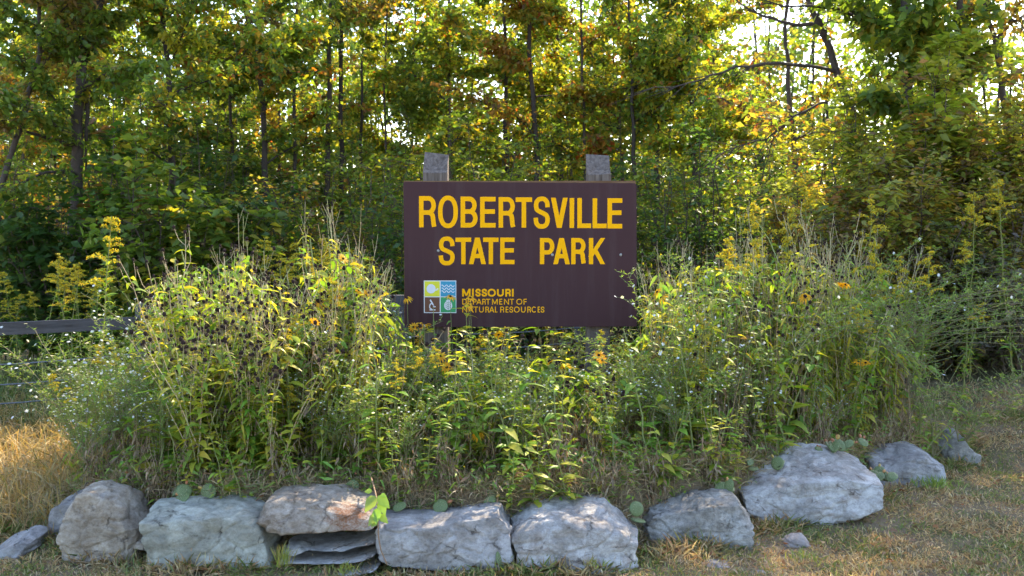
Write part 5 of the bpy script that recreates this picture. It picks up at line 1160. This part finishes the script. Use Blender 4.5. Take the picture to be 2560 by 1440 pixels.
g.leaves(np.stack([x, y, zg(x, y) + rng.uniform(.01, .035, n)], 1), rdir(rng, n, -.2, .3), np.tile([0, 0, 1.], (n, 1)) + rng.normal(0, .5, (n, 3)), rng.uniform(.02, .05, n), rng.uniform(.012, .03, n), pick(rng, [(3, (.20, .12, .07)), (2, (.28, .12, .05)), (1, (.30, .22, .12))], n, .3), .2, .5, True)
o = g.build('fallen_leaves', M_DEAD); tag(o, 'brown leaves fallen on the lawn and the bed', 'leaves', kind='stuff')
# stubs of lower leaves and stems filling the depth of the bed
n = 11000; x = rng.uniform(-2.5, 3.0, n); y = wall_y(x) + .3 + rng.uniform(0, 1, n) ** .8 * 2.6; k = (y < 8.5); x, y = x[k], y[k]; n = len(x); px_ = 1280 + x / y * F_PX
zt = np.array([P(a, b, c)[2] for a, b, c in zip(px_, env(px_) + 90, y)]); zb = zg(x, y); lim = np.where((px_ > 1000) & (px_ < 1600), .50, 1.2); hgt = np.minimum(np.maximum(.15, zt - zb), lim) * smooth((y - wall_y(x)) / .9 + .1); zz_ = zb + hgt * rng.uniform(.02, .95, n) ** .9
ok = ~((np.abs(y - SY - .05) < .2) & (px_ > 990) & (px_ < 1610) & (zz_ > .9)); x, y, zz_, hgt = x[ok], y[ok], zz_[ok], hgt[ok]; n = len(x); low = (zz_ - zg(x, y)) / np.maximum(.2, hgt)
col = np.where((rng.uniform(0, 1, n) > low * 1.1 + .12)[:, None], pick(rng, [(3, (.22, .15, .08)), (2, (.24, .16, .09)), (3, (.16, .23, .045))], n, .3), pick(rng, G_MID, n, .3))
g = Geo(); g.leaves(np.stack([x, y, zz_], 1), rdir(rng, n, -.8, .3), rdir(rng, n, 0, 1), rng.uniform(.04, .10, n), rng.uniform(.012, .034, n), col, .4, .3, True)
n2 = 2600; k = rng.choice(n, n2); p0 = np.stack([x[k], y[k], zg(x[k], y[k])], 1); p1 = p0 + np.stack([rng.normal(0, .07, n2), rng.normal(0, .06, n2), hgt[k] * rng.uniform(.5, 1.0, n2)], 1)
g.twigs(p0, p1, .0028, .0012, pick(rng, DEADP + STRAW, n2, .3))
o = g.build('undergrowth', M_LEAF); tag(o, 'tangled undergrowth of leaves and dead stems between the flowering plants', 'undergrowth', kind='stuff')

# every like plant behind one stone gets its place in the row
ORD = ['leftmost', 'second', 'third', 'fourth', 'fifth', 'sixth', 'seventh', 'eighth', 'ninth', 'tenth', 'eleventh', 'twelfth', 'thirteenth', 'fourteenth', 'fifteenth', 'sixteenth', 'seventeenth', 'eighteenth', 'nineteenth', 'twentieth']
for lab, lst in AUTO.items():
    lst.sort(key=lambda q: q[0])
    for k, (px, o) in enumerate(lst):
        if len(lst) == 1: continue
        if len(lst) == 2: o['label'] = lab + (', left one of two', ', right one of two')[k]
        elif k == len(lst) - 1: o['label'] = lab + ', rightmost of its kind'
        elif k < len(ORD): o['label'] = lab + (', leftmost of its kind' if k == 0 else ', %s from the left' % ORD[k])
